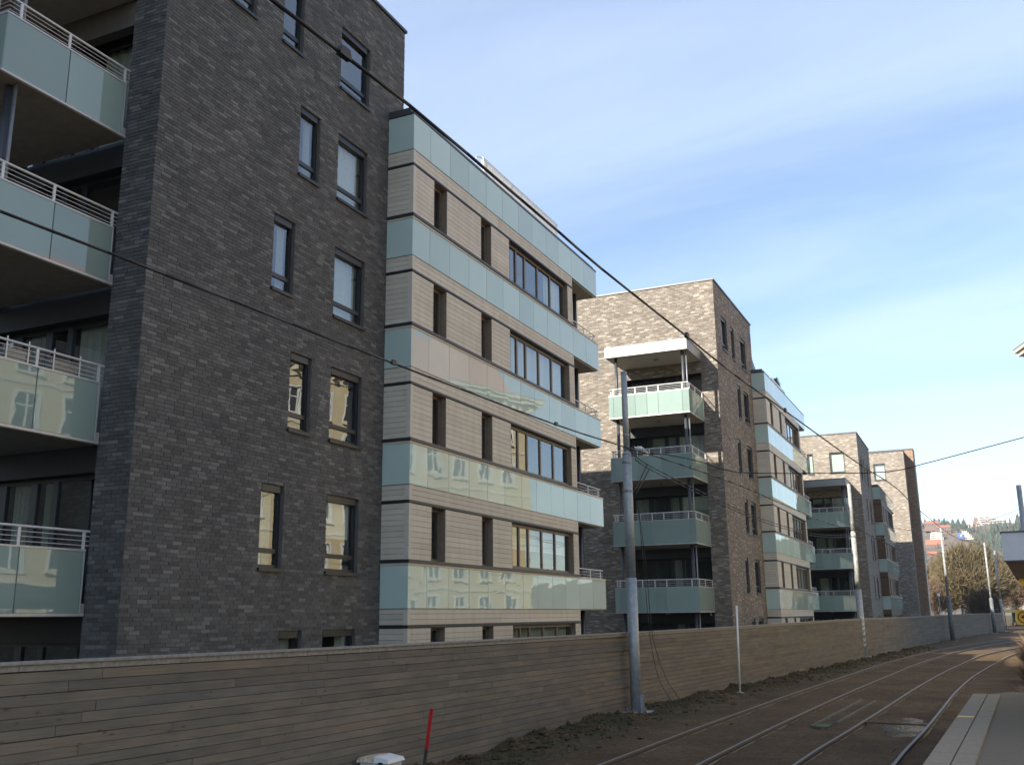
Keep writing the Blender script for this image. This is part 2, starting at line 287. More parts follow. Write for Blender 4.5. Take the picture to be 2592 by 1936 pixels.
# ------------------------------------------------------------------ brick walls
def courses(u0, u1, z0, z1, holes, rnd, L=0.25, H=0.075, J=0.010):
    outl = []; z = z0; row = 0
    while z+H <= z1+0.001:
        zc_ = z+H/2; iv = [(u0, u1)]
        for (a, b, c, d) in holes:
            if c-0.01 < zc_ < d+0.01:
                nv = []
                for (p, q) in iv:
                    if b <= p or a >= q: nv.append((p, q)); continue
                    if a > p: nv.append((p, a))
                    if b < q: nv.append((b, q))
                iv = nv
        off = (row % 2)*L/2 + rnd.choice((0, 0, 0, L/4, -L/4))
        for (p, q) in iv:
            u = u0-L+off
            while u < q:
                a = max(u, p); b = min(u+L, q)
                if b-a > 0.045: outl.append((a+J/2, b-J/2, z+J/2, z+H-J/2, (b-a) > L-0.002))
                u += L
        z += H; row += 1
    return outl
def wall_sheet(mb, plane, c, u0, u1, z0, z1, holes, depth):
    """wall in plane 'x' (facing +X) or 'y' (facing -Y) at c, with openings and their reveals"""
    us = sorted(set([u0, u1]+[h[0] for h in holes]+[h[1] for h in holes])); zs = sorted(set([z0, z1]+[h[2] for h in holes]+[h[3] for h in holes]))
    us = [u for u in us if u0 <= u <= u1]; zs = [z for z in zs if z0 <= z <= z1]
    P = (lambda u, z, d: (c-d, u, z)) if plane == 'x' else (lambda u, z, d: (u, c+d, z))
    for a, b in zip(us[:-1], us[1:]):
        for e, f in zip(zs[:-1], zs[1:]):
            um, zm = (a+b)/2, (e+f)/2
            if any(h[0] < um < h[1] and h[2] < zm < h[3] for h in holes): continue
            mb.poly(P(a, e, 0), P(b, e, 0), P(b, f, 0), P(a, f, 0))
    for (a, b, e, f) in holes:
        mb.poly(P(a, e, 0), P(a, f, 0), P(a, f, depth), P(a, e, depth)); mb.poly(P(b, e, depth), P(b, f, depth), P(b, f, 0), P(b, e, 0))
        mb.poly(P(a, f, 0), P(b, f, 0), P(b, f, depth), P(a, f, depth)); mb.poly(P(a, e, depth), P(b, e, depth), P(b, e, 0), P(a, e, 0))

def window(root, plane, c, a, b, z0, z1, rec=0.10, transom=0.36, fm='frame', fw=0.075, cur=0, mull=(), sill=True):
    """frame, panes, sill and curtain of one window; the frame is the part, the rest hang on it"""
    f = MB(); d0, d1 = rec, rec+0.07
    def B(mb, u0, u1, za, zb, e0, e1):
        if plane == 'x': mb.box(c-e1, c-e0, u0, u1, za, zb)
        else: mb.box(u0, u1, c+e0, c+e1, za, zb)
    B(f, a+0.002, a+fw, z0+0.002, z1-0.002, d0, d1); B(f, b-fw, b-0.002, z0+0.002, z1-0.002, d0, d1); hd = 0.15 if (fm == 'frame' and plane == 'x') else fw; B(f, a+fw, b-fw, z1-hd, z1-0.002, d0-(0.05 if hd > fw else 0), d1); B(f, a+fw, b-fw, z0+0.002, z0+fw, d0, d1)
    cols = [a+fw]+[q for mm in mull for q in (mm-fw*0.6, mm+fw*0.6)]+[b-fw]; spans = list(zip(cols[0::2], cols[1::2]))
    for mm in mull: B(f, mm-fw*0.6, mm+fw*0.6, z0+fw, z1-fw, d0+0.003, d1)
    if transom:
        for (p, q) in spans: B(f, p, q, z0+transom-0.05, z0+transom+0.05, d0+0.004, d1)
    w_ = f.build('window', M[fm], root)
    for (p, q) in spans:
        rows = [(z0+fw, z0+transom-0.05), (z0+transom+0.05, z1-fw)] if transom else [(z0+fw, z1-fw)]
        for (e, g_) in rows:
            pm = MB(); t = d0+0.035; k = random.uniform(-0.003, 0.003)
            if plane == 'x': pm.poly((c-t, p, e), (c-t+k, q, e), (c-t+k, q, g_), (c-t, p, g_))
            else: pm.poly((p, c+t, e), (q, c+t+k, e), (q, c+t+k, g_), (p, c+t, g_))
            pm.build('pane', M['pane'], w_)
    if sill:
        s = MB(); B(s, a-0.03, b+0.03, z0-0.035, z0-0.002, -0.055, rec+0.01); B(s, a-0.03, b+0.03, z0-0.075, z0-0.036, -0.055, -0.045); s.build('sill', M['dark'], w_)
    if cur:
        k = MB(); r = random.Random(int(a*31+z0*17)); n_ = 14
        def strip(u0, u1, za, zb, dep, amp):
            pts = [(u0+(u1-u0)*i/n_, dep+amp*math.sin(i*2.1+r.random())) for i in range(n_+1)]
            for (p, dp), (q, dq) in zip(pts[:-1], pts[1:]):
                if plane == 'x': k.poly((c-dp, p, za), (c-dq, q, za), (c-dq, q, zb), (c-dp, p, zb))
                else: k.poly((p, c+dp, za), (q, c+dq, za), (q, c+dq, zb), (p, c+dp, zb))
        m_ = 'curtain'
        if cur == 1: strip(b-fw-(b-a)*0.27, b-fw, z0, z1, d1+0.12, 0.03)
        if cur == 2: strip(a+fw, b-fw, z0, z1, d1+0.14, 0.025)
        if cur == 3: strip(a+fw, b-fw, z0+(z1-z0)*0.45, z1, d1+0.08, 0.0); m_ = 'blind'
        if cur == 4: strip(a+fw, b-fw, z0+0.05, z1, d1+0.05, 0.0); m_ = 'blind'
        if cur == 5: strip(a+fw, b-fw, z0+0.05, z1, d1+0.06, 0.0); m_ = 'greenblind'
        k.build('curtain' if cur < 3 else 'roller_blind', M[m_], w_)
    return w_

ST = 2.99   # storey
def balcony(root, xr, yf, yw, w_, zb, columns=True, below=None, detail=True):
    """glass-fronted balcony: right side at xr, front at yf, wall at yw, glass from zb to zb+1.06"""
    xl = xr-w_; zt = zb+1.06
    b = MB().box(xl+0.03, xr-0.03, yf+0.03, yw, zb-0.06, zb+0.16).build('balcony', M['slab'], root)
    e = MB(); e.box(xl, xr, yf, yf+0.028, zb-0.05, zb-0.005); e.box(xr-0.028, xr, yf+0.029, yw-0.02, zb-0.05, zb-0.005); e.box(xl, xl+0.028, yf+0.029, yw-0.02, zb-0.05, zb-0.005); e.build('edge_trim', M['alu'], b)
    fx = [xl, xl+0.24, xl+1.32, xl+1.9, xl+2.45, xr-0.33, xr]
    for p, q in zip(fx[:-1], fx[1:]): MB().box(p+0.008, q-0.008, yf+0.004, yf+0.016, zb, zt-0.02).build('glass_panel', M['balg'], b)
    sy = [yf, yf+1.31, yw-0.14]
    for p, q in zip(sy[:-1], sy[1:]):
        MB().box(xr-0.016, xr-0.004, p+0.018, q-0.006, zb, zt-0.02).build('glass_panel', M['balg'], b)
        MB().box(xl+0.004, xl+0.016, p+0.018, q-0.006, zb, zt-0.02).build('glass_panel', M['balg'], b)
    c = MB(); c.box(xl, xr, yf-0.006, yf+0.03, zt-0.018, zt+0.016); c.box(xr-0.03, xr+0.006, yf+0.031, yw-0.1, zt-0.018, zt+0.016); c.box(xr-0.03, xr+0.004, yw-0.135, yw-0.105, zb, zt-0.019); c.box(xl, xl+0.03, yf+0.031, yw-0.1, zt-0.018, zt+0.016); c.build('glass_channel', M['alu'], b)
    zr = zt+0.33; s = 0.05
    for x in fx[1:-1]: MB().box(x-0.02, x+0.02, yf+0.035, yf+0.06, zb+0.1, zr-0.012).build('post', M['rail'], b)
    for y in (yf+0.28, yf+1.31, yw-0.12):
        for x in (xr-0.06, xl+0.035): MB().box(x, x+0.025, y-0.025, y+0.025, zb+0.1, zr-0.012).build('post', M['rail'], b)
    t = MB().tube((xl+0.05, yf+0.05, zr), (xr-0.05, yf+0.05, zr), 0.022, 8).tube((xr-0.05, yf+0.05, zr), (xr-0.05, yw, zr), 0.022, 8).tube((xl+0.05, yf+0.05, zr), (xl+0.05, yw, zr), 0.022, 8)
    t.build('handrail', M['rail'], b)
    for k in (0.085, 0.165, 0.245):
        z = zr-k; MB().tube((xl+0.05, yf+0.05, z), (xr-0.05, yf+0.05, z), 0.007, 5).tube((xr-0.05, yf+0.05, z), (xr-0.05, yw, z), 0.007, 5).tube((xl+0.05, yf+0.05, z), (xl+0.05, yw, z), 0.007, 5).build('guard_bar', M['rail'], b)
    MB().lathe(((xl+xr)/2+0.1, (yf+yw)/2, zb-0.13), [(0.08, 0), (0.12, 0.02), (0.12, 0.066)], 14).build('soffit_lamp', M['zinc'], b)
    return b

def brick_block(label, xf, y0, y1, ztop, nb, rows, deep=14.0, real=0, leftwin=(), left_to=None, bm='brick'):
    root = thing('brick_apartment_block', label, 'building', (xf-4, (y0+y1)/2, -2.4)); rnd = random.Random(int(y0*10))
    xr = xf-0.84; xl = xr-3.85; xb = xf-deep; zt = .17+ST*nb+2.40-ST  # top of the glazed recess
    holes = []; wins = []
    for r, cols in rows:
        t = -0.25+2.997*r
        for (a, b) in cols: holes.append((y0+a, y0+b, t-1.73, t)); wins.append((y0+a, y0+b, t-1.73, t))
    lholes = [(xl, xr, -2.6, zt)]+[(xf-a, xf-b, c, d) for (a, b, c, d) in leftwin]
    off = 0.012 if real else 0.0
    wl = MB(); wall_sheet(wl, 'x', xf-off, y0+off, y1, -2.6, ztop, holes, 0.22); wall_sheet(wl, 'y', y0+off, xb, xf-off, -2.6, ztop, lholes, 0.22)
    wl.poly((xf-off, y1, -2.6), (xb, y1, -2.6), (xb, y1, ztop), (xf-off, y1, ztop)); wl.poly((xb, y1, -2.6), (xb, y0, -2.6), (xb, y0, ztop), (xb, y1, ztop)); wl.poly((xb, y0, ztop-0.05), (xf, y0, ztop-0.05), (xf, y1, ztop-0.05), (xb, y1, ztop-0.05))
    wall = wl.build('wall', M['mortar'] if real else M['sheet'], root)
    if real:
        T = 0.02; cand = []
        for q in courses(y0+0.003, y1-0.003, -1.3, ztop, holes, rnd): cand.append(('x', q))
        lx = xf-left_to
        for q in courses(lx, xf-0.003, -1.3, ztop, lholes, rnd): cand.append(('y', q))
        def dist(c):
            k, (a, b, za, zb, full) = c
            p = Vector((xf, (a+b)/2, (za+zb)/2)) if k == 'x' else Vector(((a+b)/2, y0, (za+zb)/2))
            d = p.length; face = abs(p.x)/d if k == 'x' else abs(p.y)/d
            vis = -0.62 < p.z and p.z < (1.18*abs(p.y)*0.9 if real else 99)
            return d/max(face, 0.2)**0.5 + (0 if (full and vis) else 1e4)
        cand.sort(key=dist); one = {}
        st = MB()
        for i, (k, (a, b, za, zb, full)) in enumerate(cand):
            if i < 300 and full:
                if k not in one:
                    mb = MB(); l = (b-a)/2; h = (zb-za)/2
                    mb.box(-T, 0, -l, l, -h, h) if k == 'x' else mb.box(-l, l, 0, T, -h, h)
                    one[k] = mb.mesh('brick', M[bm])
                j = rnd.uniform(-0.0015, 0.0015)
                inst('brick', one[k], wall, (xf+j, (a+b)/2, (za+zb)/2) if k == 'x' else ((a+b)/2, y0+j, (za+zb)/2))
            else:
                j = rnd.uniform(-0.002, 0.002)
                if k == 'x': st.box(xf-T, xf+j, a, b, za, zb)
                else: st.box(a, b, y0+j, y0+T, za, zb)
        st.build('brick_courses', M[bm], wall, kind='stuff')
    MB().box(xb, xf-0.75, y0+1.0, y1-0.7, -2.6, ztop-0.6).build('interior', M['room'], root)
    cp = MB(); cp.box(xb-0.05, xf+0.05, y0-0.05, y0+0.3, ztop-0.02, ztop+0.06); cp.box(xf-0.3, xf+0.05, y0+0.302, y1+0.05, ztop-0.02, ztop+0.06); cp.box(xb-0.05, xf-0.302, y1-0.3, y1+0.05, ztop-0.02, ztop+0.06); cp.build('coping', M['coping'], root)
    for i, (a, b, c, d) in enumerate(wins): window(root, 'x', xf, a, b, c, d, cur=(1, 2, 0, 1, 0, 2, 3)[(i*5+int(y0)) % 7])
    for (a, b, c, d) in leftwin: window(root, 'y', y0, xf-a, xf-b, c, d, 0.1, 0.0, cur=4, fw=0.09)
    # glazed recess behind the balconies
    yg = y0+0.42
    for k in range(-1, nb):
        zf = .17+ST*k+0.1; zh = .17+ST*k+2.44
        top = k == nb-1
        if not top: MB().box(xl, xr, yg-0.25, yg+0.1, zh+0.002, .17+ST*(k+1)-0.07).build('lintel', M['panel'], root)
        fr = MB(); ed = [xl+0.02, xl+0.08, xr-3.04, xr-2.77, xr-2.11, xr-1.93, xr-1.52, xr-1.38, xr-0.03, xr-0.005]
        for p, q in zip(ed[0::2], ed[1::2]): fr.box(p, q, yg, yg+0.08, zf, zh)
        fr.box(xl, xr, yg+0.002, yg+0.078, zh-0.07, zh+0.001); fr.box(xl, xr, yg+0.003, yg+0.077, zf-0.1, zf+0.07)
        bw = fr.build('balcony_window', M['frame'], root)
        for i, (p, q) in enumerate(zip(ed[1::2], ed[2::2])):
            MB().poly((p, yg+0.04, zf), (q, yg+0.04, zf), (q, yg+0.04, zh), (p, yg+0.04, zh)).build('pane', M['pane'], bw)
            s = rnd.random()
            if s < 0.62:
                cu = MB(); n_ = 18; lo = zf if s < 0.36 else zf+0.9
                pts = [(p+(q-p)*j/n_, yg+0.2+(0.035*math.sin(j*2.0) if s < 0.36 else 0)) for j in range(n_+1)]
                for (u, v), (u2, v2) in zip(pts[:-1], pts[1:]): cu.poly((u, v, lo), (u2, v2, lo), (u2, v2, zh), (u, v, zh))
                cu.build('curtain' if s < 0.36 else 'roller_blind', M['curtain' if s < 0.36 else 'greenblind'], bw)
    yf = y0-2.75
    for k in range(nb): balcony(root, xr+0.06, yf, y0-0.01, 3.93, .13+ST*k)
    zcb = .13+ST*nb-0.02
    ca = MB().box(xl-0.1, xr+0.03, yf+0.02, y0-0.02, zcb+0.02, zcb+0.46).build('canopy', M['slab'], root)
    fp = [xl-0.13, xl+0.3, xl+1.25, xl+3.0, xr+0.06]
    for p, q in zip(fp[:-1], fp[1:]): MB().box(p+0.003, q-0.003, yf-0.01, yf+0.015, zcb, zcb+0.5).build('fascia_panel', M['fascia'], ca)
    for p, q in ((yf+0.016, yf+1.4), (yf+1.4, y0-0.03)): MB().box(xr+0.035, xr+0.06, p+0.003, q-0.003, zcb, zcb+0.5).build('fascia_panel', M['fascia'], ca); MB().box(xl-0.13, xl-0.105, p+0.003, q-0.003, zcb, zcb+0.5).build('fascia_panel', M['fascia'], ca)
    MB().box(xl-0.15, xr+0.08, yf-0.03, y0-0.025, zcb+0.501, zcb+0.535).build('canopy_roof', M['coping'], ca)
    MB().lathe(((xl+xr)/2+0.1, y0-1.35, zcb-0.05), [(0.08, 0), (0.13, 0.02), (0.13, 0.066)], 14).build('soffit_lamp', M['zinc'], ca)
    for x, r_, m_ in ((xr-0.27, 0.075, 'column'), (xr-0.10, 0.032, 'zinc'), (xl+0.28, 0.075, 'column')):
        for k in range(-1, nb):
            za = .13+ST*k+0.165 if k >= 0 else -2.6; ze_ = .13+ST*(k+1)-0.065 if k < nb-1 else zcb+0.02
            MB().tube((x, yf+0.42, za), (x, yf+0.42, ze_), r_, 12).build('column' if r_ > 0.05 else 'drainpipe', M[m_], root, smooth=True)
    return root

X_, W_, NE, NO = (1.35, 2.6), (5.85, 7.15), (3.55, 4.3), (4.32, 5.1)
ROWS6 = [(0, [NO, W_]), (1, [NE, W_]), (2, [NO, W_]), (3, [NE, W_]), (4, [NO, W_]), (5, [X_, NE, W_])]
ROWS5 = [(0, [NO, W_]), (1, [NE, W_]), (2, [NO, W_]), (3, [NE, W_]), (4, [X_, NE, W_])]
A_ = brick_block('dark grey brick apartment block filling the left of the picture, cut by its edge', -13.24, 12.7, 21.6, 16.3, 4, ROWS6, real=1, left_to=0.84)
C_ = brick_block('second grey brick apartment block, its sunlit side and stacked glass balconies facing the near pole', -10.43, 46.48, 55.4, 16.2, 4, ROWS6, real=1, left_to=7.2, bm='brick_sunlit_tan')
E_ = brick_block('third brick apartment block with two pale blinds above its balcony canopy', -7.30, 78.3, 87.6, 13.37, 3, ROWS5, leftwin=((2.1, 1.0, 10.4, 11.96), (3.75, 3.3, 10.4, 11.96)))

for (ya, yb2, lab) in ((10.62, 11.14, 'grey flower box hung on the second balcony rail, nearer its outer corner'), (11.55, 12.2, 'grey flower box hung on the second balcony rail, nearer the brick pier')):
    fb_ = thing('flower_box', lab, 'flower box', (-14.2, (ya+yb2)/2, 4.2), 'flower boxes on the balcony rail')
    q = MB(); q.hexa([(-14.22, ya+0.03, 4.22), (-14.10, ya+0.03, 4.22), (-14.10, yb2-0.03, 4.22), (-14.22, yb2-0.03, 4.22), (-14.25, ya, 4.40), (-14.08, ya, 4.40), (-14.08, yb2, 4.40), (-14.25, yb2, 4.40)]); q.build('trough', M['zinc'], fb_)
    for yy in (ya+0.05, yb2-0.05): MB().box(-14.075, -14.065, yy-0.012, yy+0.012, 4.2, 4.58).build('hanger', M['rail'], fb_)
    rr = random.Random(int(ya*100)); dq = MB()
    for i in range(60): c = Vector((-14.16+rr.uniform(-.05, .05), rr.uniform(ya+.03, yb2-.03), 4.40)); d = Vector((rr.gauss(0, .05), rr.gauss(0, .06), rr.uniform(.03, .13))); e = Vector((0, 0.006, 0)); dq.poly(c-e, c+e, c+d)
    dq.build('dry_plants', M['dry'], fb_)
bp = thing('balcony_plant', 'tall withered plant on the second balcony at the left edge', 'plant', (-14.5, 10.2, 3.3)); MB().lathe((-14.5, 10.25, 3.3), [(0.16, 0), (0.2, 0.3)], 12).build('pot', M['hbrown'], bp); tq = MB(); rr = random.Random(6)
for i in range(160):
    h = rr.random(); c = Vector((-14.5+rr.gauss(0, .05+.06*h), 10.25+rr.gauss(0, .05+.06*h), 3.6+1.35*h)); d = Vector((rr.gauss(0, .07), rr.gauss(0, .07), rr.gauss(.05, .05))); e = Vector((rr.gauss(0, .02), rr.gauss(0, .02), 0.01)); tq.poly(c-e, c+e, c+d)
for i in range(5): tq.tube((-14.5, 10.25, 3.55), (-14.5+rr.gauss(0, .08), 10.25+rr.gauss(0, .08), 4.9), 0.008, 4)
tq.build('stems', M['dry'], bp)
num = MB()
for zc2, rr_ in ((-0.02, 0.05), (0.085, 0.042)):
    for i in range(14):
        a, c = 2*math.pi*i/14, 2*math.pi*(i+1)/14; num.poly(*[(-11.42+r*math.cos(t)*0.8, 46.46, zc2+r*math.sin(t)) for r, t in ((rr_-0.022, a), (rr_, a), (rr_, c), (rr_-0.022, c))])
num.build('house_number', M['white'], C_)
MB().box(-11.52, -11.32, 46.464, 46.475, -0.12, 0.17).build('number_plate', M['dark'], C_)

# ------------------------------------------------------------------ clad blocks with glass bands
def clad_block(label, xf, y0, n, boards='part', mat_='board', side=0.80, deep=14.5, L=11.43):
    """n glass bands; front at xf facing +X, near side at y0"""
    root = thing('clad_apartment_block', label, 'building', (xf-4, y0+L/2, -2.4)); y1 = y0+L; yb = y0+14.1; xs_ = xf-side; zb0 = 0.21
    ztop = zb0+ST*(n-1)+1.03; rnd = random.Random(int(y0)); t = 0.022; xw = xf-0.03; ind = boards == 'part'
    wseg = [(1.12, 1.85), (3.98, 4.67)]; band = (5.97, 10.97)
    holes = []
    for k in range(-1, n-1):
        z0 = zb0+ST*k+1.16; z1 = zb0+ST*k+2.52
        for (a, b) in wseg: holes.append((y0+a, y0+b, z0, z1))
        holes.append((y0+band[0], y0+band[1], z0, z1))
    wl = MB(); wall_sheet(wl, 'x', xw, y0+0.03, y1, -2.6, ztop, holes, 0.3)
    wl.poly((xf-deep, y0+0.03, -2.6), (xw, y0+0.03, -2.6), (xw, y0+0.03, ztop), (xf-deep, y0+0.03, ztop)); wl.poly((xw, y1, -2.6), (xf-deep, y1, -2.6), (xf-deep, y1, ztop), (xw, y1, ztop)); wl.poly((xf-deep, y1, -2.6), (xf-deep, y0, -2.6), (xf-deep, y0, ztop), (xf-deep, y1, ztop))
    wall = wl.build('wall', M['dark'], root)
    MB().box(xf-deep, xf-1.0, y0+0.3, y1-0.3, -2.6, ztop-0.3).build('interior', M['room'], root)
    joined = MB()
    def board(x0, x1, a, b, z0, z1):
        if ind: MB().box(x0, x1, a, b, z0, z1).build('cladding_board', M[mat_], wall)
        else: joined.box(x0, x1, a, b, z0, z1)
    ct = MB()
    for k in range(-1, n):
        zb = zb0+ST*k; zones = []
        if k < n-1: zones.append((zb+1.16, zb+2.52, 10, [(0.0, 1.12), (1.85, 3.98), (4.67, 5.97), (10.97, L)])); zones.append((zb+2.60, zb+2.985, 3, [(0.0, 5.2), (5.2, L)]))
        for (z0, z1, nr, segs) in zones:
            h = (z1-z0)/nr
            for r in range(nr):
                if z0+h*(r+1) < -0.9: continue
                for (a, b) in segs: board(xw+0.001, xf+rnd.uniform(-0.001, 0.001), y0+max(a, 0.125)+0.003, y0+min(b, L-0.1)-0.003, z0+h*r+0.004, z0+h*(r+1)-0.004)
                board(xs_, xf-0.125, y0+rnd.uniform(-0.001, 0.001), y0+0.029, z0+h*r+0.004, z0+h*(r+1)-0.004)
            ct.box(xf-0.12, xf+0.006, y0-0.006, y0+0.12, z0, z1); ct.box(xf-0.03, xf+0.006, y1-0.095, y1+0.006, z0, z1)
    if not ind: joined.build('cladding_boards', M[mat_], wall, kind='stuff')
    ct.build('corner_trim', M['trim'] if mat_ == 'board' else M['brown'], root)
    for k in range(-1, n-1):
        z0 = zb0+ST*k+1.16; z1 = zb0+ST*k+2.52
        if z1 < -0.9: continue
        for (a, b) in wseg:
            window(root, 'x', xf, y0+a+0.006, y0+b-0.006, z0+0.006, z1-0.006, 0.19, 0.0, 'bframe', 0.07, cur=(2 if rnd.random() < 0.3 else 0), sill=False)
            rv = MB(); rv.box(xf-0.2, xf+0.004, y0+a+0.001, y0+a+0.005, z0, z1); rv.box(xf-0.2, xf+0.004, y0+b-0.005, y0+b-0.001, z0, z1); rv.box(xf-0.2, xf+0.004, y0+a+0.006, y0+b-0.006, z1-0.005, z1-0.001); rv.build('reveal', M['reveal'], root)
        m = [y0+6.78, y0+7.48, y0+8.54, y0+9.65]
        window(root, 'x', xf, y0+band[0]+0.006, y0+band[1]-0.006, z0+0.006, z1-0.006, 0.13, 0.0, 'bframe', 0.085, cur=(2, 3, 0, 2, 1)[(k+1+int(y0)) % 5], mull=m, sill=False)
        rv = MB(); a, b = band; rv.box(xf-0.14, xf+0.004, y0+a+0.001, y0+a+0.005, z0, z1); rv.box(xf-0.14, xf+0.004, y0+b-0.005, y0+b-0.001, z0, z1); rv.build('reveal', M['reveal'], root)
    gy = [0.0, 0.91, 2.03, 3.2, 4.35, 5.5, 6.73, 7.85, 9.05, 10.17, L, L+1.32, L+2.68]
    for k in range(n):
        zb = zb0+ST*k; top = k == n-1; zt = zb+1.02
        f = MB(); f.box(xf-0.06, xf-0.014, y0+0.02, y1+(2.66), zb+0.01, zt-0.005); f.box(xs_, xf-0.061, y0+0.014, y0+0.05, zb+0.01, zt-0.005)
        gb = f.build('glass_band', M['joint'], root)
        for a, b in zip(gy[:-1], gy[1:]):
            p = MB(); j0, j1 = rnd.uniform(-0.004, 0.0), rnd.uniform(-0.004, 0.0)
            p.hexa([(xf-0.012, y0+a+0.007, zb), (xf+j0, y0+a+0.007, zb), (xf+j1, y0+b-0.007, zb), (xf-0.012, y0+b-0.007, zb), (xf-0.012, y0+a+0.007, zt), (xf+j1, y0+a+0.007, zt), (xf+j0, y0+b-0.007, zt), (xf-0.012, y0+b-0.007, zt)]); p.build('glass_panel', M['band'], gb)
        MB().box(xs_, xf-0.004, y0-0.001, y0+0.012, zb, zt).build('glass_panel', M['band'], gb)
        if not top:
            s = MB(); s.box(xf-0.06, xf+0.015, y0-0.015, y1+2.69, zt+0.002, zt+0.055); s.box(xs_, xf-0.061, y0-0.015, y0+0.05, zt+0.002, zt+0.055); s.build('sill_strip', M['trim'], root)
            d = MB(); d.box(xf-0.07, xf+0.045, y0-0.045, y1+0.02, zt+0.06, zt+0.136); d.box(xs_, xf-0.071, y0-0.045, y0+0.06, zt+0.06, zt+0.136); d.build('ledge', M['dark'], root)
        d = MB(); z = zb-0.395; d.box(xf-0.05, xf+0.02, y0-0.02, y1+0.02, z-0.055, z-0.002); d.box(xs_, xf-0.051, y0-0.02, y0+0.05, z-0.055, z-0.002); d.box(xf-0.05, xf+0.012, y0-0.012, y1+0.012, zb-0.014, zb-0.003); d.box(xs_, xf-0.051, y0-0.012, y0+0.03, zb-0.014, zb-0.003); d.build('dark_trim', M['dark'], root)  # near-black metal trim strips under the boards and under the glass
        # end balcony beyond the far corner
        b = MB().box(xf-3.6, xf-0.07, y1+0.03, y1+2.6, zb-0.04, zb+0.14).build('balcony', M['slab'], root)
        MB().box(xf-3.6, xf-0.062, y1+2.64, y1+2.67, zb, zt).build('glass_panel', M['balg'], b)
        if not top:
            zr = zt+0.36; MB().tube((xf-0.08, y1+0.02, zr), (xf-0.08, y1+2.6, zr), 0.022).tube((xf-0.08, y1+2.6, zr), (xf-3.6, y1+2.6, zr), 0.022).build('handrail', M['rail'], b)
            for e in (0.11, 0.2, 0.29): MB().tube((xf-0.08, y1+0.02, zr-e), (xf-0.08, y1+2.6, zr-e), 0.008, 5).tube((xf-0.08, y1+2.6, zr-e), (xf-3.6, y1+2.6, zr-e), 0.008, 5).build('guard_bar', M['rail'], b)
            for yy in (1.3, 2.35): MB().box(xf-0.095, xf-0.065, y1+yy-0.025, y1+yy+0.025, zb+0.14, zr).build('post', M['rail'], b)
        za = zb+0.14
        if k > 0 or True: MB().tube((xf-0.62, y1+1.85, zb-ST+0.14 if k > 0 else -2.6), (xf-0.62, y1+1.85, zb-0.04), 0.075, 12).build('column', M['column'], root, smooth=True)
    r = MB(); r.box(xf-deep, xf-0.10, y0-0.02, y1+2.66, ztop+0.02, ztop+0.2); r.box(xs_, xf-0.0, y0-0.03, y0+0.05, ztop+0.003, ztop+0.06); r.box(xf-0.06, xf+0.012, y0+0.051, y1+2.69, ztop+0.003, ztop+0.05); r.build('roof', M['coping'], root)
    return root
B_ = clad_block('beige board clad apartment block with pale green glass bands beside the dark brick block', -12.45, 20.85, 5)
D_ = clad_block('second beige clad apartment block with white picket roof terrace, behind the thin white post', -9.71, 54.8, 5, boards='joined', side=0.76)
F_ = clad_block('brown clad apartment block with glass bands, small between two far brick blocks', -6.68, 87.5, 4, boards='joined', mat_='brown', side=0.70)

# ------------------------------------------------------------------ farther brick blocks
def far_block(name, label, x0, x1, y0, y1, ztop, m_, lw=()):
    root = thing(name, label, 'building', ((x0+x1)/2, (y0+y1)/2, -2.4)); wl = MB(); wall_sheet(wl, 'y', y0, x0, x1, -2.6, ztop, [tuple(q) for q in lw], 0.2)
    wl.poly((x1, y0, -2.6), (x1, y1, -2.6), (x1, y1, ztop), (x1, y0, ztop)); wl.poly((x1, y1, -2.6), (x0, y1, -2.6), (x0, y1, ztop), (x1, y1, ztop)); wl.poly((x0, y1, -2.6), (x0, y0, -2.6), (x0, y0, ztop), (x0, y1, ztop)); wl.poly((x0, y0, ztop), (x1, y0, ztop), (x1, y1, ztop), (x0, y1, ztop))
    wl.build('wall', M[m_], root); MB().box(x0+0.4, x1-0.4, y0+0.8, y1-0.4, -2.5, ztop-0.5).build('interior', M['room'], root)
    c = MB(); c.box(x0-0.05, x1+0.06, y0-0.06, y0+0.3, ztop+0.002, ztop+0.1); c.box(x1-0.3, x1+0.06, y0+0.301, y1+0.05, ztop+0.002, ztop+0.1); c.build('coping', M['coping'], root)
    for q in lw: window(root, 'y', y0, *q, 0.1, 0.0, fw=0.09, cur=2)
    return root
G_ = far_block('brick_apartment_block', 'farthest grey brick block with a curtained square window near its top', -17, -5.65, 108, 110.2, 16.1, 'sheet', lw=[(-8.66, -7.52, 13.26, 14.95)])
H_ = far_block('orange_brick_block', 'narrow orange brick end of the farthest block, white downpipe on its edge', -16, -4.83, 110.22, 112.6, 16.55, 'opp_orange')
MB().tube((-4.76, 110.9, -2.4), (-4.76, 110.9, 16.4), 0.06, 8).build('downpipe', M['white'], H_)

# roof terrace furniture on the clad blocks
def picket(label, x, ya, yb, z0, z1, step, grp):
    root = thing('picket_railing', label, 'railing', (x, (ya+yb)/2, z0), grp); n = int((yb-ya)/step)
    me = MB().box(-0.012, 0.012, -0.047, 0.047, z0+0.12-z0, z1-0.03-z0).mesh('picket', M['white'])
    for i in range(n+1): inst('picket', me, root, (x, ya+i*step, z0))
    MB().box(x-0.05, x-0.014, ya-0.05, yb+0.05, z1-0.06, z1+0.0).build('top_rail', M['column'], root); MB().box(x-0.05, x-0.014, ya-0.05, yb+0.05, z0+0.1, z0+0.16).build('bottom_rail', M['column'], root)
    for i in range(int((yb-ya)/2)+1): MB().box(x-0.09, x-0.052, ya+2*i, ya+2*i+0.05, z0, z1).build('post', M['column'], root)
    return root
picket('white picket railing on the flat roof of the nearest beige block', -13.3, 26.75, 33.1, 13.44, 14.72, 0.125, None)
dr = thing('rooftop_railing', 'small thin metal railing on the roof beside the white pickets', 'railing', (-13.3, 26.3, 13.44))
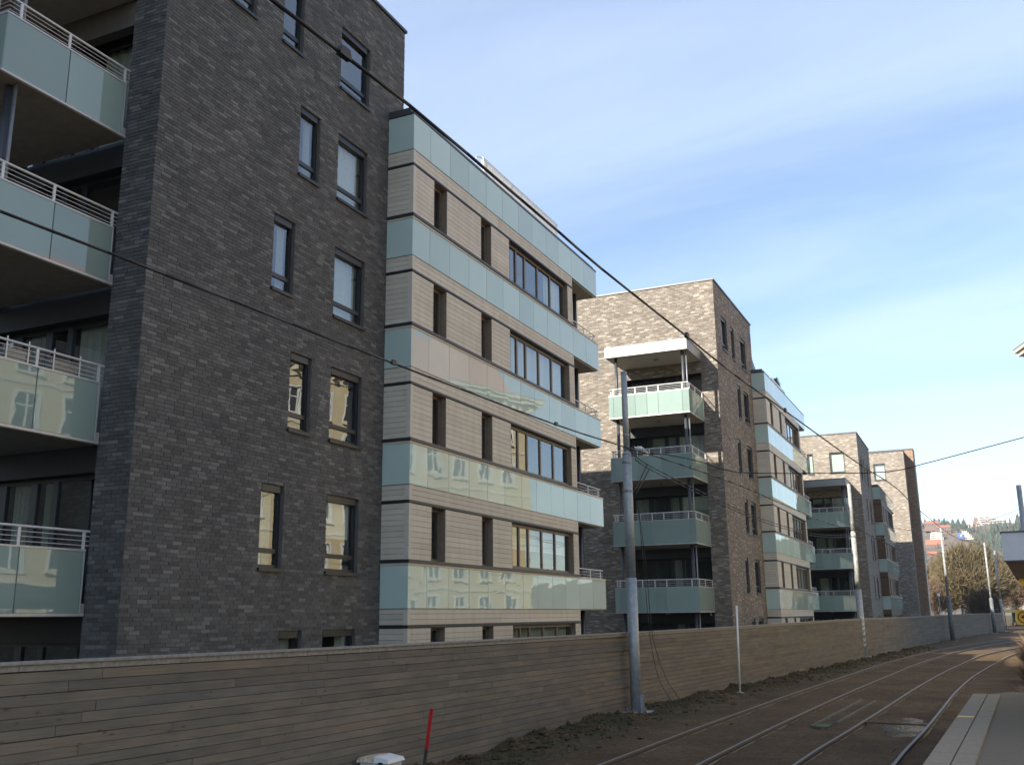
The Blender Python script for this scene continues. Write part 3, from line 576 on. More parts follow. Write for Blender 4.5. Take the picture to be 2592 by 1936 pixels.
MB().tube((-13.3, 26.2, 13.44), (-13.3, 26.2, 14.5), 0.02).tube((-13.3, 26.6, 13.44), (-13.3, 26.6, 14.62), 0.02).build('post', M['alu'], dr); MB().tube((-13.3, 26.2, 14.5), (-13.3, 26.6, 14.62), 0.018).build('handrail', M['alu'], dr)
picket('white picket railing on the roof of the farther beige block, shrub behind it', -10.5, 61.3, 66.6, 13.44, 14.5, 0.14, None)
pp = thing('roof_shrub', 'small dark green conifer in a pot on the farther flat roof', 'shrub', (-10.9, 65.8, 13.44))
MB().lathe((-10.9, 65.8, 13.44), [(0.2, 0), (0.26, 0.4)], 12).build('pot', M['shade'], pp)
lf = MB(); rr = random.Random(5)
for i in range(500):
    h = rr.random(); rad = 0.5*(1-h)**0.8*math.sqrt(rr.random())+0.02; t = rr.uniform(0, 6.28); c = Vector((-10.9+rad*math.cos(t), 65.8+rad*math.sin(t), 13.8+1.5*h)); d = Vector((math.cos(t), math.sin(t), rr.uniform(-.2, .9)))*0.16; e = Vector((-math.sin(t), math.cos(t), 0))*0.05
    lf.poly(c-e, c+d, c+e)
lf.build('foliage', M['shrub'], pp)
sp = thing('parapet_fin', 'dark slanted parapet fin on the farther roof beside the tall brick block', 'parapet', (-10.6, 57, 13.42))
s_ = MB(); s_.hexa([(-12.2, 55.9, 13.43), (-10.55, 55.9, 13.43), (-10.55, 58.0, 13.43), (-12.2, 58.0, 13.43), (-12.2, 55.9, 14.9), (-10.55, 56.0, 14.35), (-10.55, 57.9, 13.5), (-12.2, 58.0, 13.6)]); s_.build('fin', M['coping'], sp); MB().box(-12.25, -10.5, 55.85, 55.895, 13.43, 13.6).build('flashing', M['dark'], sp)

# ------------------------------------------------------------------ plank fence
fr_ = thing('plank_fence', 'long weathered wooden plank fence running beside the tracks', 'fence', (-8.7, 25, -2.5))
SEG = [Vector((x, y, 0)) for x, y in FENCE]; CUM = [0]
for a, b in zip(SEG[:-1], SEG[1:]): CUM.append(CUM[-1]+(b-a).length)
def fpos(s):
    s = max(0, min(CUM[-1]-1e-4, s))
    for i in range(len(SEG)-1):
        if s <= CUM[i+1]: return SEG[i]+(SEG[i+1]-SEG[i])*((s-CUM[i])/(CUM[i+1]-CUM[i]))
    return SEG[-1].copy()
ZT = [(-2, -0.42), (8, -0.415), (14, -0.44), (25.5, -0.45), (35, -0.42), (53.5, -0.31), (67.5, -0.31), (89.5, -0.27), (100.8, -0.22), (125, -0.235)]
LP = 4.2; PH = 0.1155; NR = 18; rf = random.Random(11); pl = []; core = MB()
pm = MB().box(0.004, LP-0.004, -0.022, 0, 0.0035, PH-0.0035).mesh('plank', M['plank'])
for r in range(NR):
    s = -rf.uniform(0, LP)
    while s < CUM[-1]-0.3: pl.append((s, r)); s += LP
pl.sort(key=lambda q: (q[0] if q[0]+LP > 9 else 999)); far = MB()
for i, (s, r) in enumerate(pl):
    a, b = fpos(s), fpos(s+LP); d = (b-a)
    if d.length < 0.3: continue
    d.normalize(); za = lerp_tab(ZT, a.y)-0.11-PH*(r+1); zb = lerp_tab(ZT, b.y)-0.11-PH*(r+1); n_ = Vector((d.y, -d.x, 0)); j = rf.uniform(0, 0.006)
    if i < 300:
        o = inst('plank', pm, None, (a.x+n_.x*j, a.y+n_.y*j, za), (0, -math.atan2(zb-za, LP), math.atan2(d.y, d.x))); adopt(o, fr_)
    else:
        q = [a-n_*0.02, a+n_*j, b+n_*j, b-n_*0.02]
        far.hexa([(q[0].x, q[0].y, za), (q[1].x, q[1].y, za), (q[2].x, q[2].y, zb), (q[3].x, q[3].y, zb)]+[(p.x, p.y, z+PH-0.010) for p, z in zip(q, (za, za, zb, zb))])
far.build('planks', M['plank'], fr_, kind='stuff')
bk = MB(); prev = None  # dark sheet added behind the planks so no light shows through the gaps
for k in range(int(CUM[-1]/2.1)+1):
    p = fpos(k*2.1); q = fpos(k*2.1+0.1); d = (q-p).normalized(); c = p-Vector((d.y, -d.x, 0))*0.034; cur = ((c.x, c.y, -2.8), (c.x, c.y, lerp_tab(ZT, p.y)-0.04))
    if prev: bk.poly(prev[0], cur[0], cur[1], prev[1])
    prev = cur
bk.build('added_backing', M['wood_dark'], fr_)
s = 0.0
while s < CUM[-1]-0.5:
    e = min(s+4.8, CUM[-1]); a, b = fpos(s), fpos(e); d = (b-a).normalized(); n_ = Vector((d.y, -d.x, 0)); za, zb = lerp_tab(ZT, a.y), lerp_tab(ZT, b.y); a2, b2 = a+d*0.004, b-d*0.004
    def bar(nm, o0, o1, h0, h1):
        q = [a2+n_*o0, a2+n_*o1, b2+n_*o1, b2+n_*o0]
        MB().hexa([(p.x, p.y, z+h0) for p, z in zip(q, (za, za, zb, zb))]+[(p.x, p.y, z+h1) for p, z in zip(q, (za, za, zb, zb))]).build(nm, M['cap'], fr_)
    bar('cap_board', -0.13, 0.075, -0.03, 0.0); bar('cap_strip', 0.012, 0.036, -0.10, -0.032)
    s = e
for k in range(60):
    p = fpos(k*2.1); q = fpos(k*2.1+0.1); d = (q-p).normalized(); n_ = Vector((d.y, -d.x, 0)); c = p-n_*0.09
    MB().box(c.x-0.045, c.x+0.045, c.y-0.045, c.y+0.045, -2.8, lerp_tab(ZT, p.y)-0.04).build('fence_post', M['wood_dark'], fr_)
# worn dark scrawl on the planks far along the fence
gm = MB(); rr = random.Random(2)
gs = [(62.2, -1.0), (62.4, -0.55), (62.6, -1.0)], [(62.9, -0.55), (62.9, -1.02), (63.3, -1.0)], [(63.7, -1.0), (63.6, -0.6), (64.0, -0.6), (64.05, -1.0)], [(64.4, -0.6), (64.35, -1.05)], [(64.8, -0.55), (64.65, -0.8), (65.0, -0.85), (64.8, -1.05)], [(65.4, -0.6), (65.3, -1.0), (65.7, -1.0)], [(66.2, -0.55), (66.0, -1.0), (66.5, -0.98)]
for st in gs:
    for (ya, z1), (yb_, z2) in zip(st[:-1], st[1:]): gm.tube((lerp_tab(FX, ya)+0.012, ya, z1), (lerp_tab(FX, yb_)+0.012, yb_, z2), 0.022, 4)
gm.build('graffiti', plain('graffiti_brown', (0.10, 0.035, 0.03), 0.9), fr_)

# ------------------------------------------------------------------ tracks
def smooth_path(pts, step=0.8):
    o = []
    for i in range(len(pts)-1):
        p0, p1, p2, p3 = pts[max(i-1, 0)], pts[i], pts[i+1], pts[min(i+2, len(pts)-1)]; n = max(2, int((p2-p1).length/step))
        for k in range(n):
            t = k/n; o.append(0.5*((2*p1)+(p2-p0)*t+(2*p0-5*p1+4*p2-p3)*t*t+(3*p1-p0-3*p2+p3)*t**3))
    o.append(pts[-1]); return o
def rail_obj(root, pts):
    P = smooth_path([Vector((x, y, 0)) for x, y in pts]); prof = [(-0.065, -0.10), (-0.02, -0.03), (-0.034, 0.0), (-0.030, 0.036), (0.030, 0.036), (0.034, 0.0), (0.02, -0.03), (0.065, -0.10)]
    m = MB(); h = MB(); nv = len(prof)
    for i, p in enumerate(P):
        d = (P[min(i+1, len(P)-1)]-P[max(i-1, 0)]).normalized(); n_ = Vector((d.y, -d.x, 0)); z = zg(p.y)+0.045
        for (u, v) in prof: q = p+n_*u; m.v.append((q.x, q.y, z+v))
        for u in (-0.027, 0.027): q = p+n_*u; h.v.append((q.x, q.y, z+0.0385))
        if i:
            b = i*nv; a = b-nv
            for k in range(nv-1): m.f.append((a+k, a+k+1, b+k+1, b+k))
            h.f.append((2*i-2, 2*i-1, 2*i+1, 2*i))
    r = m.build('rail', M['rail_steel'], root); h.build('running_surface', M['head'], r); return r
R1 = [(-5.95, 2), (-5.92, 9), (-5.85, 16.3), (-5.74, 22), (-5.55, 27.5), (-5.32, 33), (-4.95, 40), (-4.45, 49.5), (-3.75, 58), (-2.6, 68), (-1.0, 78), (1.2, 88), (5.0, 100)]
GAU = 1.45
def offset(pts, o):
    V = [Vector((x, y, 0)) for x, y in pts]; res = []
    for i, p in enumerate(V):
        d = (V[min(i+1, len(V)-1)]-V[max(i-1, 0)]).normalized(); res.append((p.x+d.y*o, p.y-d.x*o))
    return res
t1 = thing('tram_track', 'tram track nearer the wooden fence, rails set in brown dirt', 'tram track', (-5.2, 20, -2.42)); t2 = thing('tram_track', 'tram track nearer the platform, bright rail heads beside a puddle', 'tram track', (-2.2, 20, -2.42))
rail_obj(t1, R1); rail_obj(t1, offset(R1, GAU))
R3 = [(-3.18, 2), (-3.08, 9), (-2.96, 17.3), (-2.73, 22.2), (-2.48, 27.4), (-2.17, 34.3), (-1.63, 43.5), (-1.05, 51.2), (-0.24, 60.5), (1.35, 69.5), (3.6, 78), (7, 88)]
R4 = [(-1.74, 2), (-1.65, 9), (-1.52, 17.9), (-1.33, 22.5), (-1.165, 27.4), (-0.98, 33.1), (-0.63, 40), (-0.25, 45), (0.42, 53), (1.18, 60.8), (2.5, 68), (4.9, 77), (8.3, 87)]
rail_obj(t2, R3); rail_obj(t2, R4)

def patch(name, pts, z, m_, kind='structure'):
    o = MB(); b = [Vector((x, y, z)) for x, y in pts]; c = sum(b, Vector())/len(b); o.v.append(tuple(c)); o.v += [tuple(q) for q in b]
    for i in range(len(b)): o.f.append((0, 1+i, 1+(i+1) % len(b)))
    return o.build(name, M[m_], kind=kind)
rp_ = random.Random(9); pts = []
for i in range(44):
    t = 2*math.pi*i/44; k = 1+0.22*math.sin(3*t+1)+0.14*math.sin(7*t)+rp_.uniform(-0.12, 0.12); pts.append((-1.80+0.66*math.cos(t), 24.2+3.1*math.sin(t)))
patch('puddle', pts, -2.462, 'water')
tb = thing('tie_bar', 'rusty tie bar lying across the puddle between two rails', 'tie bar', (-1.9, 24, -2.36)); MB().tube((-2.6, 24.05, -2.362), (-1.32, 23.9, -2.362), 0.02, 6).build('rod', M['rail_steel'], tb); MB().box(-2.62, -2.56, 23.98, 24.12, -2.39, -2.34).build('clamp', M['rail_steel'], tb)
# half buried cable trough frame between the tracks
gr = thing('cable_trough', 'half buried pale frame of a cable trough between the two tracks', 'trough', (-3.4, 26, -2.4))
for a, b in (((-3.62, 23.1), (-3.33, 30.3)), ((-3.2, 24.0), (-2.94, 30.1)), ((-3.55, 23.85), (-3.22, 23.98)), ((-3.62, 23.1), (-3.3, 22.9))): 
    v = Vector((b[0]-a[0], b[1]-a[1], 0)).normalized(); n_ = Vector((v.y, -v.x, 0))*0.022; A2, B2 = Vector((*a, -2.43)), Vector((*b, -2.43)); MB().hexa([A2-n_, A2+n_, B2+n_, B2-n_]+[q+Vector((0, 0, 0.065)) for q in (A2-n_, A2+n_, B2+n_, B2-n_)]).build('edging', M['trough'], gr)
MB().box(-3.56, -3.26, 22.95, 23.7, -2.43, -2.375).build('cover', M['grass'], gr)

# loose dirt clods and grass along the verge
cl = MB(); rc = random.Random(21)
def lump(mb, c, r):
    b = len(mb.v); pts = [(0, 0, 1), (1, 0, 0.1), (0.2, 1, 0), (-0.9, 0.5, 0.1), (-0.8, -0.7, 0), (0.3, -1, 0.1), (0, 0, -0.7)]
    a = rc.uniform(0, 6.28)
    for p in pts: k = r*rc.uniform(0.6, 1.25); mb.v.append((c[0]+k*(p[0]*math.cos(a)-p[1]*math.sin(a)), c[1]+k*(p[0]*math.sin(a)+p[1]*math.cos(a)), c[2]+k*p[2]*0.8))
    for i in range(5): j = (i+1) % 5; mb.f.append((b, b+1+i, b+1+j)); mb.f.append((b+6, b+1+j, b+1+i))
for i in range(5200):
    y = 13+60*rc.random()**1.8; fx = lerp_tab(FX, y); x = fx+0.05+abs(rc.gauss(0, 0.7)); r = 0.014+0.085*rc.random()**4
    if x > -0.9: continue
    lump(cl, (x, y, ground_z(x, y)+r*0.2), r)
pb = MB()
for i in range(7000):
    y = 9+40*rc.random()**1.5; x = rc.uniform(-7.6, -0.6)
    if min(abs(x+5.7), abs(x+4.25), abs(x+2.75), abs(x+1.3)) < 0.16 and rc.random() < 0.7: continue
    r = 0.006+0.022*rc.random()**3; lump(pb, (x, y, ground_z(x, y)+r*0.3), r)
tag(pb.build('track_gravel', M['gravel'], kind='stuff'), 'scattered small stones in the dirt between the rails', 'gravel')
cl.build('dirt_clods', M['dirt'], kind='stuff'); tag(COL.objects['dirt_clods'], 'loose clods of dark soil along the foot of the fence', 'soil')
gb = MB()
for i in range(9000):
    y = 17+55*rc.random()**1.3; fx = lerp_tab(FX, y); x = fx+0.1+abs(rc.gauss(0.2, 0.7))
    if x > fx+2.3 or math.sin(x*3.1+1.3*math.sin(y*0.9))+math.sin(y*1.3+x) < 0.1: continue
    h = rc.uniform(0.03, 0.11); a = rc.uniform(0, 6.28); w2 = 0.008+0.0002*y; z = ground_z(x, y); l = rc.uniform(-0.06, 0.06)
    gb.poly((x-w2*math.cos(a), y-w2*math.sin(a), z-0.01), (x+w2*math.cos(a), y+w2*math.sin(a), z-0.01), (x+l, y+l*0.5, z+h))
tag(gb.build('verge_grass', M['grass'], kind='stuff'), 'thin olive grass on the verge between fence and track', 'grass')

# ------------------------------------------------------------------ platform
PZ = -1.75; pf = MB(); pe = [(-1.28, 0.0), (-0.76, 13.2), (-0.33, 24.0), (0.33, 25.35), (9, 25.6), (9, -3), (-1.4, -3)]
b = len(pf.v); pf.v += [(x, y, PZ) for x, y in pe]+[(x, y, -2.7) for x, y in pe]; n = len(pe); pf.f.append(tuple(range(n))[::-1])
for i in range(n): j = (i+1) % n; pf.f.append((i, j, n+j, n+i))
plat = pf.build('platform', M['asphalt'], kind='structure')
def edge_x(y): return lerp_tab([(-3, -1.4), (0, -1.28), (13.2, -0.76), (24, -0.33)], y)
y = 1.0; i = 0
while y < 23.4:
    e = y+1.0; a0, a1 = edge_x(y+0.006), edge_x(e-0.006)
    for k, (o0, o1, h) in enumerate(((-0.03, 0.24, 0.05), (0.255, 0.49, 0.042))):
        MB().hexa([(a0+o0, y+0.006, PZ-0.1), (a0+o1, y+0.006, PZ-0.1), (a1+o1, e-0.006, PZ-0.1), (a1+o0, e-0.006, PZ-0.1), (a0+o0, y+0.006, PZ+h), (a0+o1, y+0.006, PZ+h), (a1+o1, e-0.006, PZ+h), (a1+o0, e-0.006, PZ+h)]).build('kerb_stone', M['kerb'], plat)
    y = e
MB().hexa([(edge_x(18.6)-0.02, 18.6, PZ+0.0535), (edge_x(18.6)+0.23, 18.6, PZ+0.0535), (edge_x(18.85)+0.23, 18.85, PZ+0.0535), (edge_x(18.85)-0.02, 18.85, PZ+0.0535), (edge_x(18.6)-0.02, 18.6, PZ+0.056), (edge_x(18.6)+0.23, 18.6, PZ+0.056), (edge_x(18.85)+0.23, 18.85, PZ+0.056), (edge_x(18.85)-0.02, 18.85, PZ+0.056)]).build('yellow_mark', M['yellow'], plat)

# shelter
sh = thing('tram_shelter', 'grey boxy tram shelter roof with brown soffit at the right edge', 'shelter', (1.6, 20, PZ))
K = 0.05
def slantbox(x0, x1, y0, y1, z0, z1, ins=0.0):
    f = lambda x, y: x+K*(y-16.5)
    return MB().hexa([(f(x0+ins, y0), y0+ins, z0), (f(x1-ins, y0), y0+ins, z0), (f(x1-ins, y1), y1-ins, z0), (f(x0+ins, y1), y1-ins, z0), (f(x0, y0), y0, z1), (f(x1, y0), y0, z1), (f(x1, y1), y1, z1), (f(x0, y1), y1, z1)])
slantbox(0.375, 3.2, 16.5, 25.2, 0.72, 1.13).build('roof_box', plain('shelter_grey', (0.62, 0.63, 0.64), 0.75, var=0.05), sh); slantbox(0.385, 3.19, 16.51, 25.19, 0.47, 0.718, 0.115).build('soffit', M['soffit'], sh)
for yy in (17.5, 21.3, 25.0): MB().box(3.05, 3.17, yy, yy+0.12, PZ, 0.475).build('post', M['column'], sh)
slantbox(0.53, 2.6, 16.72, 16.78, 0.36, 0.468).build('information_strip', M['yellow'], sh); slantbox(0.62, 1.2, 16.585, 16.61, 0.54, 0.62).build('lamp', M['zinc'], sh); slantbox(0.36, 3.21, 16.485, 25.21, 1.131, 1.15).build('roof_flashing', M['coping'], sh); slantbox(0.372, 3.203, 16.49, 16.499, 0.705, 0.725).build('drip_edge', M['coping'], sh)
MB().box(3.18, 3.21, 16.8, 25.1, PZ+0.1, 0.45).build('back_pane', M['pane'], sh)
cp_ = thing('roof_mast', 'thin grey mast rising behind the tram shelter roof', 'pole', (1.32, 31.5, -2.4)); MB().tube((1.30, 31.5, -2.4), (1.32, 31.5, 3.48), 0.07, 12).build('shaft', M['pole'], cp_, smooth=True); MB().lathe((1.30, 31.5, -2.42), [(0.16, 0), (0.16, 0.05), (0.08, 0.08)]).build('foot', M['pole'], cp_)
sg = thing('warning_sign', 'yellow sign with a black ring and arrow at the right edge', 'sign', (0.98, 30, -2.4))
MB().box(0.80, 1.18, 29.97, 29.99, -0.355, 0.02).build('plate', M['yellow'], sg); MB().tube((1.03, 30.03, -2.4), (1.03, 30.03, 0.0), 0.03).build('post', M['pole'], sg)
rg_ = MB()
for i in range(24):
    a, c = 2*math.pi*i/24, 2*math.pi*(i+1)/24
    rg_.poly(*[(0.99+r*math.cos(t), 29.966, -0.17+r*math.sin(t)) for r, t in ((0.13, a), (0.155, a), (0.155, c), (0.13, c))])
rg_.build('ring', M['black'], sg); MB().poly((0.90, 29.966, -0.18), (0.99, 29.966, -0.10), (0.99, 29.966, -0.20)).poly((0.98, 29.966, -0.16), (1.08, 29.966, -0.20), (1.07, 29.966, -0.24), (0.98, 29.966, -0.20)).build('arrow', M['black'], sg)

# ------------------------------------------------------------------ poles
def pole(label, x, y, ztop, ra, rb, zstep, m1, m2, foot=True, mid=None, rm_=0.93):
    z0 = ground_z(x, y); o = thing('catenary_pole', label, 'pole', (x, y, z0), 'tram wire poles')
    MB().tube((x, y, z0-0.2), (x, y, zstep), ra, 20, ra*0.97).build('lower_shaft', M[m2], o, smooth=True)
    if mid:
        MB().tube((x, y, zstep), (x, y, mid), ra*rm_, 20).build('middle_shaft', M[m1], o, smooth=True); zs = mid
    else: zs = zstep
    MB().tube((x, y, zs), (x, y, zs+0.08), ra*rm_*1.03 if mid else ra, 20, rb).tube((x, y, zs+0.08), (x, y, ztop), rb, 20, rb*0.93).build('upper_shaft', M[m1], o, smooth=True)
    MB().lathe((x, y, ztop-0.01), [(rb, 0), (rb*1.03, 0.03), (rb*0.6, 0.06)]).build('cap', M[m1], o)
    for z, rq in ((zs-0.25, ra*(rm_ if mid else 1)), (zs+0.5, rb)): MB().lathe((x, y, z), [(rq*1.02, 0), (rq*1.06, 0.015), (rq*1.06, 0.05), (rq*1.02, 0.065)]).build('clamp_band', M['zinc'], o)
    if foot:
        f = MB(); f.hexa([(x-0.42, y-0.42, z0-0.3), (x+0.42, y-0.42, z0-0.3), (x+0.42, y+0.42, z0-0.3), (x-0.42, y+0.42, z0-0.3), (x-0.36, y-0.36, z0+0.06), (x+0.36, y-0.36, z0+0.06), (x+0.36, y+0.36, z0+0.06), (x-0.36, y+0.36, z0+0.06)]); f.build('foundation', M['concrete'], o)
    return o
p1 = pole('grey steel pole in front of the glass balconies, nearest and thickest', -8.33, 25.42, 6.53, 0.142, 0.086, 0.95, 'pole', 'pole', mid=4.25, rm_=0.88)
for dy in (-0.05, 0.06): MB().box(-8.20, -8.13, 25.42+dy-0.012, 25.42+dy+0.012, -2.4, -2.0).build('fin', M['pole'], p1)
for z, q in ((4.40, 0.092), (3.22, 0.13)): MB().lathe((-8.33, 25.42, z), [(q, 0), (q*1.06, 0.01), (q*1.06, 0.05), (q, 0.06)], 20).build('clamp_band', M['zinc'], p1)
MB().box(-8.24, -8.10, 25.39, 25.45, 4.34, 4.46).build('wire_clamp', M['dark'], p1)
MB().tube((-8.12, 25.44, 4.42), (-7.86, 25.44, 4.38), 0.03, 8).tube((-8.02, 25.44, 4.405), (-7.98, 25.44, 4.4), 0.055, 10).tube((-7.95, 25.44, 4.395), (-7.91, 25.44, 4.39), 0.055, 10).build('insulator', M['white'], p1)
for a in range(8): t = a*math.pi/4; MB().lathe((-8.33+0.255*math.cos(t), 25.42+0.255*math.sin(t), ground_z(-8.33, 25.42)+0.06), [(0.022, 0), (0.022, 0.05), (0.01, 0.09)], 6).build('anchor_bolt', M['zinc'], p1)
p2 = pole('pale worn pole with white graffiti on its lower part', -5.90, 56.6, 6.82, 0.175, 0.10, 1.2, 'pole_old', 'pole', mid=4.2, rm_=0.75)
gr2 = MB(); rr = random.Random(4)
for k, zz in enumerate((-1.75, -1.5, -1.22, -0.95, -0.7, -0.4)):
    base = [(-0.8, 0.0), (0.2, 0.13), (-0.5, 0.2), (0.6, 0.05), (0.9, 0.18), (0.1, 0.02)]; q = []
    for (a, h) in base: t = -math.pi/2+0.35+a*0.75; q.append((-5.90+0.181*math.cos(t), 56.6+0.181*math.sin(t), zz+h+rr.uniform(-.03, .03)))
    gr2.path(q, 0.014, 4)
gr2.build('graffiti', M['white'], p2)
p3 = pole('tall pole with dark base standing at the far bend of the fence', -2.36, 88.2, 6.62, 0.18, 0.10, 1.1, 'pole_old', 'pole_dark')
p5 = pole('slim pole before the far end of the fence, pale at the top', 0.93, 113.5, 6.80, 0.18, 0.10, 1.2, 'pole_old', 'pole_dark')
p6 = pole('slim pale pole just beyond the far end of the fence', 2.06, 131, 6.88, 0.17, 0.12, 1.3, 'pole_old', 'pole_old', False)
p4 = pole('thin dark distant pole in front of the olive tree', -2.7, 165, 6.8, 0.14, 0.12, 1.0, 'pole', 'pole_dark', False)
for (x, y, zt, l) in ((7.4, 210, 7.2, 'leftmost of the faint white poles far down the street'), (9.6, 235, 7.6, 'middle of the faint white poles far down the street'), (11.2, 260, 7.4, 'rightmost of the faint white poles far down the street')): pole(l, x, y, zt, 0.2, 0.16, 1.2, 'pole_old', 'pole_old', False)

wp = thing('white_post', 'slim white post standing on the verge in front of the fence', 'post', (-7.1, 32.1, -2.4)); MB().tube((-7.12, 32.1, -2.4), (-7.04, 32.0, 0.25), 0.032, 10).build('shaft', M['white'], wp, smooth=True); MB().lathe((-7.12, 32.1, -2.42), [(0.13, 0), (0.12, 0.04), (0.05, 0.06)]).build('foot', M['concrete'], wp)
rm = thing('marker_stake', 'leaning red topped wooden stake against the fence at the bottom', 'stake', (-8.66, 15.1, -2.55))
def slat(m_, z0, z1, nm, dx_):
    f = lambda z: (-8.68+0.155*(z+2.55)/1.06+dx_, 15.1); a, b = f(z0), f(z1)
    MB().hexa([(a[0]-0.028, a[1]-0.012, z0), (a[0]+0.028, a[1]-0.012, z0), (a[0]+0.028, a[1]+0.012, z0), (a[0]-0.028, a[1]+0.012, z0), (b[0]-0.028, b[1]-0.012, z1), (b[0]+0.028, b[1]-0.012, z1), (b[0]+0.028, b[1]+0.012, z1), (b[0]-0.028, b[1]+0.012, z1)]).build(nm, M[m_], rm)
slat('wood_dark', -2.7, -2.131, 'lower_stake', 0); slat('red', -2.13, -1.49, 'painted_top', 0)
bn = thing('white_bin', 'rusty white metal bin with a lid at the bottom edge', 'bin', (-8.68, 13.8, -2.6))
B0 = MB(); B0.hexa([(-8.88, 13.62, -2.65), (-8.48, 13.62, -2.65), (-8.48, 13.98, -2.65), (-8.88, 13.98, -2.65), (-8.92, 13.58, -2.16), (-8.44, 13.58, -2.16), (-8.44, 14.02, -2.16), (-8.92, 14.02, -2.16)]); B0.build('body', plain('bin_white', (0.60, 0.62, 0.60), 0.5, var=0.1), bn)
l0 = MB(); l0.hexa([(-8.97, 13.55, -2.155), (-8.68, 13.55, -2.155), (-8.68, 14.05, -2.155), (-8.97, 14.05, -2.155), (-8.95, 13.57, -2.09), (-8.68, 13.57, -2.06), (-8.68, 14.03, -2.06), (-8.95, 14.03, -2.09)]); l0.build('lid', plain('bin_rust', (0.55, 0.45, 0.33), 0.7, var=0.5, scale=14), bn)
l1 = MB(); l1.hexa([(-8.665, 13.55, -2.155), (-8.40, 13.55, -2.155), (-8.40, 14.05, -2.155), (-8.665, 14.05, -2.155), (-8.665, 13.57, -2.065), (-8.42, 13.57, -2.10), (-8.42, 14.03, -2.10), (-8.665, 14.03, -2.065)]); l1.build('lid', M['white'], bn); MB().box(-8.56, -8.50, 13.52, 13.56, -2.2, -2.14).build('handle', M['dark'], bn)

# ------------------------------------------------------------------ wires
def wire(label, pts, r, clamps=(), sm=True):
    P = [Vector(p) for p in pts]; P = smooth_path(P, 0.6) if sm else P
    o = thing('overhead_wire', label, 'wire', P[0], 'overhead tram wires'); MB().path(P, r, 6).build('strand', M['wire'], o, smooth=True)
    for c in clamps:
        q = min(P, key=lambda v: abs(v.y-c)); i = P.index(q); d = (P[min(i+1, len(P)-1)]-P[max(i-1, 0)]).normalized(); u = d.cross(Vector((1, 0, 0))).normalized()
        if u.z < 0: u = -u
        sd = d.cross(u); k = []
        for (a, b, e) in ((-.04, -.014, -.012), (.04, -.014, -.012), (.04, .014, -.012), (-.04, .014, -.012), (-.025, -.012, .035), (.03, -.012, .035), (.03, .012, .035), (-.025, .012, .035)): k.append(q+d*a+sd*b+u*e)
        MB().hexa(k).build('clamp', M['black'], o)
    return o
Z = 2.4
wire('thick overhead wire crossing the sky and brick facade from the top', [(-2.34, 1.2, Z), (-2.31, 2.75, Z), (-2.245, 3.7, Z), (-2.21, 5.51, Z), (-2.2, 6.3, Z), (-2.12, 8.31, Z), (-2.06, 9.93, Z), (-1.92, 12.1, Z), (-1.6, 17.15, Z), (-1.3, 20.84, Z), (-1.11, 26.3, Z), (-0.54, 36.5, Z), (0.2, 41.0, Z), (1.12, 51.3, Z)], 0.009, (3.27, 8.35, 12.1))
wire('lower overhead wire running across the left balconies toward the near pole', [(-5.15, 1.5, Z), (-5.1, 3.72, Z), (-5.06, 4.5, Z), (-4.93, 7.93, Z), (-4.74, 11.6, Z), (-4.51, 13.61, Z), (-4.26, 15.7, Z), (-3.98, 19.0, Z), (-3.80, 23.9, Z), (-3.6, 28.3, Z), (-2.9, 34.5, Z), (-2.2, 39.7, Z), (-1.4, 49.5, Z), (0.8, 60, Z)], 0.010, (8.0, 11.5, 16.0))
wire('cross span wire from the near pole to the building on the right', [(-8.2, 25.45, 4.25), (-7.27, 25.4, 4.17), (-6.17, 25.4, 3.85), (-5.37, 25.4, 3.55), (-3.06, 25.4, 3.37), (-1.7, 25.4, 3.31), (-0.88, 25.4, 3.45), (1.3, 25.4, 3.9), (16.6, 25.4, 7.1)], 0.012)
for dz, l in ((0, 'upper'), (-0.10, 'lower')):
    wire(l+' of the paired feeder cables sagging from the near pole to the next', [(-8.12, 25.5, 4.25+dz), (-8.02, 26.1, 4.07+dz), (-7.82, 32, 3.83+dz), (-7.34, 38.1, 3.54+dz), (-6.72, 46.1, 3.51+dz), (-6.32, 51.2, 3.73+dz), (-5.85, 56.4, 4.1+dz)], 0.013)
br = thing('wire_bracket', 'short slanted twin rod bracing the feeder cables at the near pole', 'bracket', (-8.1, 25.5, 3.4)); MB().tube((-8.17, 25.5, 3.25), (-8.0, 26.2, 4.05), 0.016).build('rod', M['wire'], br); MB().tube((-8.14, 25.52, 3.18), (-7.95, 26.3, 3.97), 0.016).build('rod', M['wire'], br)
wire('thin wire strung from the second pole toward the far poles', [(-5.8, 56.6, 4.5), (-4.5, 66, 3.9), (-3.4, 77, 4.0), (-2.4, 88, 4.6)], 0.02)
wire('thin wire between the two far poles at the fence end', [(-2.3, 88.2, 4.2), (-1.0, 98, 3.7), (0.9, 113, 4.2)], 0.024)
wire('high thin wire linking the tops of the far poles', [(1.12, 51.3, Z), (2.4, 62, 2.5), (4, 75, 2.6)], 0.016)
wire('cross wire from the second pole to the right over the tracks', [(-5.8, 56.6, 5.0), (-3, 56.6, 4.2), (0, 56.6, 4.3), (7.3, 56.6, 6.9)], 0.013)
for x_, off_ in ((-8.02, 0), (-7.95, 0.05)):
    wire('loose thin cable hanging down the %s side of the near pole' % ('left' if off_ == 0 else 'right'), [(-8.1, 25.5, 3.0), (x_, 25.6, 1.0), (x_+0.05, 25.7, -0.6), (x_+0.2+off_*3, 25.9, -1.7), (x_+0.5+off_*4, 26.3, -2.36)], 0.008)

